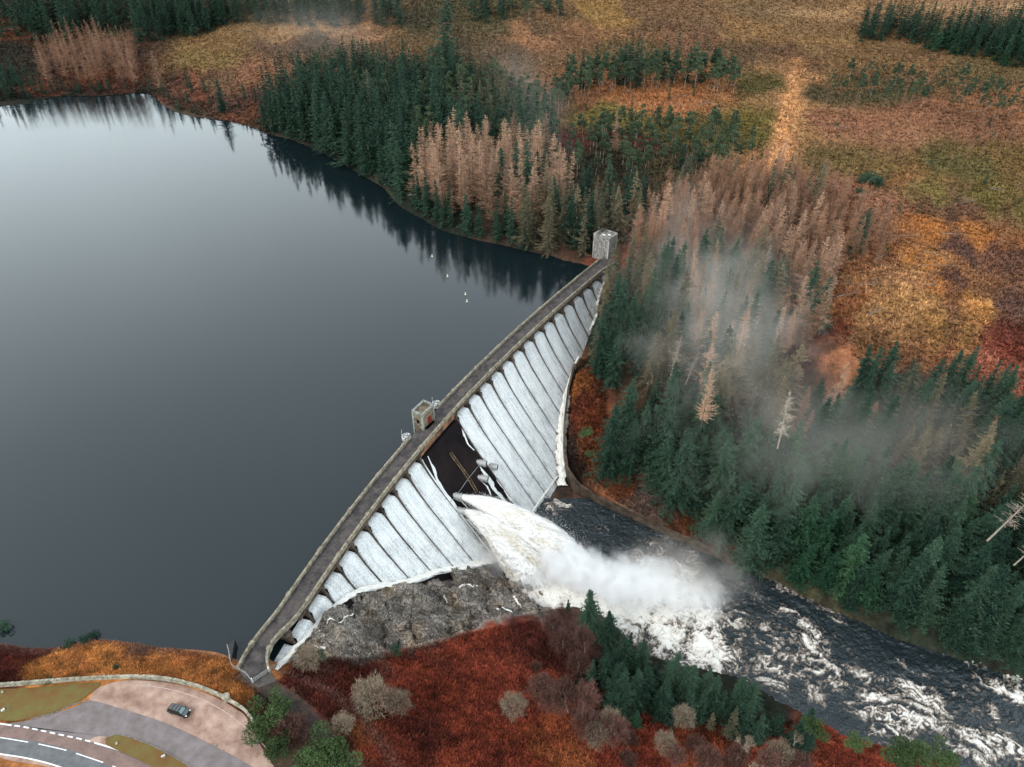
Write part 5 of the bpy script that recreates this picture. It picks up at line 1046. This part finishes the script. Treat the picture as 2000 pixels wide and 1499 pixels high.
zone('beside the far end of the dam', [(1150,705),(1160,650),(1176,600),(1192,565),(1212,530),(1260,520),(1330,560),(1330,640),(1300,730),(1250,770),(1170,750)], 5.6, [(B_, .45), (S_, .55)], (.5, .95), skip=-60)
zone('in the mist behind the dam', [(1240,770),(1330,640),(1330,540),(1420,530),(1540,590),(1600,640),(1590,700),(1500,740),(1420,770),(1330,760)], 6.8, [(B_, .5), (S_, .22), (L_, .2), (L2, .08)], (.7, 1.1), skip=-60)
zone('in the brown larch stand behind the dam', [(1230,500),(1280,430),(1380,390),(1500,370),(1560,400),(1600,470),(1620,540),(1600,610),(1540,600),(1440,540),(1340,540),(1270,520)], 5.2, [(L_, .25), (L2, .62), (B_, .13)], (.75, 1.1), skip=-60)
zone('thinning out at the edge of the felled ground', [(1500,375),(1620,370),(1700,430),(1740,500),(1700,540),(1630,540),(1590,460)], 7.5, [(L2, .95), (S_, .05)], (.6, .85), skip=-60)
zone('behind the tower at the far end of the dam', [(1025,507),(1105,522),(1148,515),(1190,470),(1240,480),(1290,430),(1240,400),(1130,410),(1060,430),(1000,460)], 6.4, [(S_, .55), (B_, .45)], (.7, 1.0))
zone('in the tan larch grove on the loch side', [(820,400),(870,420),(960,450),(1060,455),(1110,420),(1080,350),(960,330),(880,330),(815,350)], 6.0, [(L_, .93), (S_, .07)], (.9, 1.2))
zone('along the shore below the larch grove', [(770,405),(805,436),(860,465),(948,486),(1025,504),(1060,470),(960,452),(880,425),(820,400)], 4.6, [(S_, .85), (L2, .15)], (.4, .75))
zone('in the dark wood on the far shore', [(518,268),(580,292),(640,322),(680,346),(735,378),(775,410),(815,350),(800,300),(740,250),(660,215),(580,200),(530,210)], 6.3, [(S_, .95), (P_, .05)], (.85, 1.2))
zone('in the mixed wood above the far shore', [(580,200),(660,215),(740,250),(800,300),(880,325),(960,330),(1080,345),(1090,290),(1060,230),(1000,190),(900,165),(780,160),(660,150),(590,165)], 6.8, [(S_, .5), (P_, .35), (B_, .15)], (.75, 1.1))
zone('around the middle clearing', [(1060,225),(1130,160),(1230,150),(1400,155),(1450,175),(1430,190),(1370,178),(1250,180),(1160,190),(1070,240)], 6.8, [(P_, .85), (S_, .15)], (.8, 1.15))
zone('scattered over the heath below the clearing', [(1080,330),(1150,245),(1300,255),(1430,250),(1480,300),(1420,350),(1300,340),(1180,370)], 9.5, [(P_, .9), (S_, .1)], (.6, .9))
zone('in the thin pine belt right of the ride', [(1600,165),(1700,150),(1850,165),(1990,200),(2040,240),(1900,235),(1750,215),(1620,205)], 9.5, [(P_, 1)], (.5, .8))
zone('in the far plantation at the upper right', [(1680,85),(1760,80),(1800,95),(1860,110),(2060,150),(2060,60),(1940,62),(1850,66),(1740,50),(1680,60)], 6.6, [(S_, .75), (G_, .25)], (.6, .95))
zone('in the far plantation at the top', [(880,50),(980,45),(1100,48),(1100,20),(960,15),(880,20)], 10.5, [(S_, .6), (P_, .4)], (.7, 1.0))
zone('in the plantation on the skyline left of centre', [(-20,80),(130,85),(170,60),(400,70),(500,50),(640,58),(780,56),(790,20),(500,16),(300,10),(-20,10)], 10.5, [(S_, .95), (P_, .05)], (.8, 1.15))
zone('in the dark clump behind the left larches', [(260,85),(310,92),(400,70),(480,50),(420,40),(300,50)], 8.5, [(S_, 1)], (.85, 1.15))
zone('in the left shore larch stand', [(80,165),(150,172),(270,175),(290,160),(260,110),(190,95),(120,110),(85,130)], 7.0, [(L2, .85), (L_, .15)], (.75, 1.05))
zone('along the left shore', [(-40,200),(60,196),(95,182),(90,168),(20,150),(-40,150)], 9, [(S_, .8), (P_, .2)], (.4, .7))
zone('at the waterline of the left bay', [(95,184),(200,182),(290,178),(345,205),(330,190),(285,168),(200,172),(100,176),(60,200),(0,212)], 5, [(S_, .8), (L2, .2)], (.2, .45))
zone('on the open left hillside shore', [(300,175),(340,200),(420,222),(520,250),(520,170),(440,150),(340,150)], 15, [(L2, .6), (S_, .4)], (.25, .6))
# the near bank below the bracken
zone('on the near bank between bracken and river', [(1150,1330),(1200,1300),(1260,1330),(1340,1350),(1440,1390),(1560,1440),(1590,1475),(1480,1470),(1400,1440),(1300,1410),(1200,1400)], 3.9, [(G_, .35), (S_, .6), (B_, .05)], (.26, .70), skip=-60)
for px, py, s_, k in ((1150,1240,.72,S_),(1187,1262,.60,S_),(1226,1282,.40,S_),(1254,1300,.42,B_),(1108,1200,.25,S_),(1275,1335,.36,S_),(1310,1350,.36,S_),(1215,1340,.34,G_),(1190,1380,.22,G_),(1240,1420,.32,G_),(1180,1300,.34,S_),(1420,1440,.5,B_),(1470,1450,.5,S_),(1545,1455,.42,S_),(1570,1450,.34,G_)):
    put(k, G(px, py), s_, 'on the near bank between bracken and river')
for k, px, py, s_, own in (('bare_shrub',728,1368,1.0,'largest grey leafless round shrub on the red bracken'),('bare_shrub',778,1378,.72,'smaller grey round shrub close beside the largest one'),('bare_shrub',1003,1382,.62,'lone grey round shrub in the middle of the bracken slope'),('bare_shrub',670,1420,.6,'grey shrub beside the wall of the track'),('bare_shrub',604,1290,.75,'pale shrub at the foot of the rocks near the dam end'),
        ('purple_shrub',1320,1480,.6,None),('purple_shrub',1080,1375,.8,None),('purple_shrub',1060,1350,.9,None),('purple_shrub',1100,1260,.9,None),('purple_shrub',1080,1225,.9,None),('purple_shrub',1130,1300,.9,None),('purple_shrub',1145,1420,.9,None),('purple_shrub',1200,1430,.9,None),('purple_shrub',1380,1490,1.0,None),('purple_shrub',1500,1500,1.0,None),('purple_shrub',1440,1480,.8,None),('purple_shrub',1560,1500,.8,None),
        ('bare_shrub',1335,1405,.6,'pale spreading shrub at the edge of the near spruces'),('bare_shrub',1300,1455,.6,'low grey shrub below the near spruces'),('bare_shrub',1165,1440,.7,'grey shrub with pale lichen on the lower bracken'),('bare_shrub',1190,1410,.6,'grey shrub above the lichen covered one'),('bare_shrub',1520,1480,.7,'low grey shrub at the bottom edge beside the forked trees'),
        ('forked_tree',1445,1478,1.0,'pale leafless forked tree below the near spruces'),('forked_tree',1460,1520,1.0,'pale leafless forked tree cut by the bottom edge'),('forked_tree',1550,1455,.6,'small white stemmed forked tree among the near spruces'),
        ('birch_tree',1108,1385,1.0,'left birch of the purple pair on the bracken'),('birch_tree',1138,1392,1.0,'right birch of the purple pair on the bracken'),('birch_tree',1142,1270,.75,'purple birch standing under the tall dark spruce'),
        ('green_bush',530,1408,1.25,'bright green bush beside the car park wall'),('green_bush',640,1480,1.3,'pale green bush at the bottom edge beside the track'),('green_bush',610,1500,1.2,'green bush cut by the bottom edge'),('purple_shrub',575,1435,1.0,None),('purple_shrub',555,1425,.8,None),('green_bush',545,1470,.9,'dark green bush behind the car park'),('green_bush',665,1500,1.0,'green bush at the bottom corner of the track'),('green_bush',1665,1455,.7,'round green bush on the river edge below the rapids'),('green_bush',1750,1482,1.1,'large green bush by the rapids near the bottom edge'),('green_bush',1790,1480,.9,'green bush beside the large one by the rapids'),('green_bush',1840,1490,.9,'rightmost green bush on the near river edge'),('green_bush',1585,1430,.8,'green bush on the near bank at the end of the spruces'),
        ('dark_bush',773,1270,.95,'small dark evergreen bush where bracken meets rock'),('dark_bush',628,1280,.8,'dark bush beside the pale shrub near the dam end'),('dark_bush',178,1247,.8,'dark bush standing in the shallow water by the near shore'),('dark_bush',8,1232,.9,'dark bush in the water at the left edge'),('dark_bush',140,1260,1.0,'dark bush on the shore left of the one in the water'),('dark_bush',165,1257,.8,'dark bush between two others on the near shore'),('dark_bush',230,1308,.6,'small dark bush on the orange grass above the car park'),('dark_bush',95,1332,.6,'dark bush just behind the stone wall at the left'),
        ('green_bush',1145,850,.55,'green bush on the bank beside the side cascade'),('green_bush',1150,890,.4,'smaller green bush below the one beside the cascade'),('dark_bush',1690,360,2.6,'dark juniper patch on the felled ground'),('dark_bush',1715,362,2.0,'dark low juniper right of the larger patch'),('dark_bush',1680,378,1.3,'small juniper below the dark patch'),
        ('dead_tree',1310,735,.8,'white topped dead conifer standing in the wood behind the dam'),('dead_tree',1340,748,.62,'dark stemmed dead conifer beside the white topped one'),('dead_tree',1935,1050,1.1,'leaning bleached dead conifer at the right edge'),('dead_tree',1520,870,1.0,'bleached dead conifer among the brown tipped spruces'),('dead_tree',1985,1100,.7,'small bleached dead tree at the right edge below the leaning one'),('dead_tree',1480,560,.95,'pale dead conifer at the foot of the larch stand'),
        ('spruce_tree',870,160,1.85,'single very tall dark spruce standing above the mixed wood'),('spruce_tree',1672,490,.75,'slim dark spruce alone on the felled ground'),('larch_tree',1600,650,.85,'tan larch left of the dirt patch'),('larch_tree',1370,830,.8,'pale larch alone among the dark spruces'),('larch_tree',318,180,.95,'round topped bare larch on the left shore'),('larch_tree',1200,300,.8,'tan larch on the heath above the dam'),
        ('spruce_tree',435,222,.75,'lone dark spruce on the open left shore'),('spruce_tree',350,215,.3,None),('spruce_tree',385,225,.25,None),('spruce_tree',510,258,.3,None),('spruce_tree',480,240,.2,None)):
    w = G(px, py, 0); put(k, w-np.array([0, 0, .1]), s_, 'on the bracken slope' if py > 1150 else 'on the open shore', own)
for _ in range(150):
    px, py = rng.uniform(1330, 1990), rng.uniform(120, 560)
    if 1490 < px < 1580 and py < 330: continue
    q = G(px, py); put(['bare_larch', 'pine_tree', 'bare_larch', 'pine_tree'][_ % 4], q, rng.uniform(.16, .45), 'as saplings scattered over the felled ground')
for _ in range(28):                          # scrub over the bracken edge and the clearing
    px, py = [(rng.uniform(1030, 1180), rng.uniform(1200, 1420)), (rng.uniform(1100, 1420), rng.uniform(160, 230)), (rng.uniform(1200, 1500), rng.uniform(1400, 1499)), (rng.uniform(1580, 1980), rng.uniform(180, 420))][_ % 4]
    k = ['purple_shrub', 'spruce_tree', 'purple_shrub', 'spruce_tree'][_ % 4]
    put(k, G(px, py), rng.uniform(.45, .8) if _ % 2 == 0 else rng.uniform(.12, .3), ['at the river side of the bracken', 'as small growth in the middle clearing', 'along the foot of the bracken slope', 'as small growth on the felled ground'][_ % 4])
for _ in range(40):
    px, py = rng.uniform(1600, 1980), rng.uniform(190, 320); put('bare_larch', G(px, py), rng.uniform(.3, .5), 'as thin stems on the felled ground')
# nearest 300 of each species stand as individuals, the rest become one wood
bysp = {}
for r in PLANTS: bysp.setdefault(CATN[r[0]] if CATN[r[0]] not in ('larch',) else 'larch', []).append(r)
far_rows = {}; count = {}
for sp, rows_ in bysp.items():
    own = [r for r in rows_ if r[6]]; oth = [r for r in rows_ if not r[6]]
    def vis(r): d = math.sqrt(r[1]**2+r[2]**2+(r[3]-H)**2); return r[4]/d
    oth.sort(key=vis, reverse=True); k = 298-len(own)
    keepr, rest = own+oth[:k], oth[k:]
    count[sp] = (len(keepr), len(rest))
    if rest: far_rows[sp] = rest
    seen = {}
    for r in keepr: seen.setdefault((r[0], r[5]), []).append(r)
    for r in keepr:
        kind, x, y, z, sc, zn, lab = r; dist = math.sqrt(x*x+y*y+(z-H)**2)
        cm, tm = KINDS[kind][rng.integers(len(KINDS[kind]))]; rz = rng.random()*6.28; sxy = sc*(.88+.24*rng.random()); lean = (.07*rng.normal() if kind != 'dead_tree' else .12*rng.normal())
        if lab and 'leaning' in lab: lean = .28
        label = lab or (DESC[kind]+' '+zn); grp = None if lab else DESC[kind]+'s '+zn
        if dist < 330 or sc > 1.5:
            t = obj(kind, None, None, (x, y, z), (lean if not (lab and 'leaning' in lab) else 0, .28 if (lab and 'leaning' in lab) else 0, rz if not (lab and 'leaning' in lab) else 0), (sxy, sxy, sc)); tag(t, label, CATN[kind], grp)
            obj('crown', cm, t); obj('trunk', tm, t)
        else:
            key = kind+cm.name
            if key not in far_rows.setdefault('_m', {}):
                a = np.empty(len(cm.vertices)*3, np.float32); cm.vertices.foreach_get('co', a); f = np.empty(len(cm.polygons)*3, np.int32); cm.polygons.foreach_get('vertices', f); v = np.empty(len(cm.vertices), np.float32); cm.attributes['v'].data.foreach_get('value', v)
                tv = [tuple(q.co) for q in tm.vertices]; tf = [tuple(p_.vertices) for p_ in tm.polygons]; tt = []
                for p_ in tf:
                    for i in range(1, len(p_)-1): tt.append((p_[0], p_[i], p_[i+1]))
                V = np.vstack([a.reshape(-1, 3), np.array(tv)]); F = np.vstack([f.reshape(-1, 3), np.array(tt)+len(a)//3])
                me = mesh(kind, V, F, [cm.materials[0], tm.materials[0]], attr=np.r_[v, np.full(len(tv), .3)]); mi = np.zeros(len(F), np.int32); mi[len(f)//3:] = 1; me.polygons.foreach_set('material_index', mi); far_rows['_m'][key] = me
            tag(obj(kind, far_rows['_m'][key], None, (x, y, z), (0, lean, rz), (sxy, sxy, sc)), label, CATN[kind], grp)
far_rows.pop('_m', None); print('COUNT', count)
NM = {'spruce': ('distant_spruces', 'mass of distant dark spruces on the far hillside'), 'larch': ('distant_larches', 'mass of smaller leafless larches in the background'), 'pine': ('distant_pines', 'mass of smaller pines scattered over the background'), 'shrub': ('scrub', 'low scrub')}
LOW = {'spruce_tree': conifer(200, 27, 4.6, 22, 7, 4, .7, 1.9, .42, .22, .8), 'green_spruce': conifer(201, 24, 4.8, 22, 7, 4, .7, 1.9, .42, .22, .8), 'brown_spruce': conifer(202, 27, 4.4, 22, 7, 4, .55, 1.9, .42, .22, .8)}
def geo(kind):
    if kind in LOW: return LOW[kind]
    cm = KINDS[kind][0][0]; a = np.empty(len(cm.vertices)*3, np.float32); cm.vertices.foreach_get('co', a); v = np.empty(len(cm.vertices), np.float32); cm.attributes['v'].data.foreach_get('value', v); n_ = len(v)
    sel = np.repeat(rng.random(n_//3) < .5, 3); return a.reshape(-1, 3)[sel], np.arange(sel.sum()).reshape(-1, 3), v[sel]
for sp, rows_ in far_rows.items():
    mats = []; VV = []; FF = []; AA = []; MI = []; off_ = 0; cache = {}
    for kind, x, y, z, sc, zn, lab in rows_:
        if kind not in cache: cache[kind] = geo(kind)
        V, F, A = cache[kind]; fm = KINDS[kind][0][0].materials[0]
        if fm not in mats: mats.append(fm)
        a = rng.random()*6.28; ca, sa = math.cos(a), math.sin(a); W_ = np.stack([(V[:, 0]*ca-V[:, 1]*sa)*sc+x, (V[:, 0]*sa+V[:, 1]*ca)*sc+y, V[:, 2]*sc+z], 1)
        VV.append(W_.astype(np.float32)); FF.append(F+off_); AA.append(np.clip(A+rng.uniform(-.25, .25), 0, 1)); MI.append(np.full(len(F), mats.index(fm), np.int32)); off_ += len(V)
    me = mesh(NM[sp][0], np.concatenate(VV), np.concatenate(FF), mats, attr=np.concatenate(AA)); me.polygons.foreach_set('material_index', np.concatenate(MI)); tag(obj(NM[sp][0], me), NM[sp][1], 'trees', None, 'stuff')
# ------------------------------------------------------------------ ground cover nobody could count
def tufts(name, label, pix, n_, size, k=4, spread=.9, skip=None, mul=1.0, zlim=.2, var=.5):
    Q = np.array([G(*p) for p in pix]); lo, hi = Q.min(0), Q.max(0); P = np.zeros((0, 2))
    while len(P) < n_:
        x = rng.uniform(lo[0], hi[0], 60000); y = lo[1]+(hi[1]-lo[1])*rng.random(60000)**1.4; z = TZ(x, y); px, py = proj(x, y, z)
        ok = inpoly(px, py, pix) & (z > zlim)
        if skip is not None: ok &= ~skip(x, y)
        P = np.vstack([P, np.stack([x, y], 1)[ok]])
    P = P[:n_]; z = TZ(P[:, 0], P[:, 1]); base = GCat(P[:, 0], P[:, 1]); dist = np.sqrt(P[:, 0]**2+P[:, 1]**2+(z-H)**2)
    T = []; Cc = []
    s = size*(.5+rng.random(n_))*np.clip(dist/170, .8, 1.7); cm = (1+var*(rng.random(n_)*2-1))*mul
    for j in range(k):
        a = rng.random(n_)*6.283; d = np.stack([np.cos(a), np.sin(a)], 1); sd = np.stack([-d[:, 1], d[:, 0]], 1); w_ = s*.28
        b0 = np.column_stack([P+d*(s*.15)[:, None]+sd*w_[:, None], z-.12]); b1 = np.column_stack([P+d*(s*.15)[:, None]-sd*w_[:, None], z-.12]); tp = np.column_stack([P+d*(s*spread*(.4+.8*rng.random(n_)))[:, None], z+s*(.35+.6*rng.random(n_))])
        T.append(np.stack([b0, b1, tp], 1)); Cc.append(np.repeat(np.clip(base*(cm*(.8+.4*rng.random(n_)))[:, None], .003, .8), 3, 0))
    T = np.concatenate(T); o = obj(name, mesh(name, T.reshape(-1, 3), np.arange(len(T)*3).reshape(-1, 3), M['tuft'], col=np.concatenate(Cc))); tag(o, label, 'plants', None, 'stuff')
inrock = lambda x, y: inpoly(x, y, ROCKP) | inpoly(x, y, pathP) | inpoly(x, y, lotP)
tufts('bracken', 'dead red bracken covering the slope below the dam', [(545,1330),(600,1288),(760,1272),(900,1240),(1040,1215),(1130,1260),(1250,1380),(1500,1430),(1570,1400),(1660,1440),(1800,1478),(1900,1530),(1900,1600),(760,1600),(640,1400)], 90000, .55, 4, .9, inrock, zlim=-60)
tufts('moor_grass', 'orange moor grass between the loch and the car park', [(-60,1262),(60,1262),(180,1250),(300,1262),(460,1290),(500,1320),(560,1400),(490,1400),(400,1342),(300,1322),(100,1330),(-60,1338)], 42000, .42, 4, .9, inrock)
tufts('heath', 'brown heather and grass on the open hillside', [(-60,205),(90,190),(290,185),(340,212),(430,236),(525,265),(600,200),(900,180),(1080,330),(1230,440),(1500,480),(1600,640),(1750,760),(2060,880),(2060,-50),(1100,-50),(500,-40),(-60,-30)], 230000, .62, 4, 1.1, None, zlim=-60)
tufts('undergrowth', 'rusty undergrowth on the bank beside the side cascade', [(1128,700),(1112,800),(1108,880),(1140,945),(1300,1030),(1440,1090),(1460,1070),(1300,960),(1190,880),(1180,720)], 14000, .5, 4, .9, None, zlim=-60)
# fallen trunks on the felled ground
for i in range(26):
    px, py = [(rng.uniform(1600, 1840), rng.uniform(420, 620)), (rng.uniform(1600, 1960), rng.uniform(200, 420)), (rng.uniform(1120, 1400), rng.uniform(180, 230))][i % 3 if i % 3 < 2 else (2 if i % 6 == 5 else 0)]
    w = G(px, py); a = rng.normal()*.35+.1; L = rng.uniform(5, 14); b = MB(); z1 = float(TZ(w[0]+math.cos(a)*L, w[1]+math.sin(a)*L)[0]); b.tube((0, 0, .35), (math.cos(a)*L, math.sin(a)*L, z1-w[2]+.5), .2, .07, 6)
    for q in np.arange(.3, .95, .13): b.tube((math.cos(a)*L*q, math.sin(a)*L*q, .4+(z1-w[2])*q), (math.cos(a+.6)*(L*q+1.2), math.sin(a+.6)*(L*q+1.2), 1.1+(z1-w[2])*q), .06, .03, 4)
    zn = ['on the felled ground above the dirt patch', 'on the felled ground below the plantation', 'in the middle clearing'][i % 3 if i % 3 < 2 else (2 if i % 6 == 5 else 0)]
    tag(b.build('fallen_trunk', M['pale_bark'], loc=tuple(w)), 'grey fallen trunk lying '+zn, 'log', 'fallen trunks '+zn)
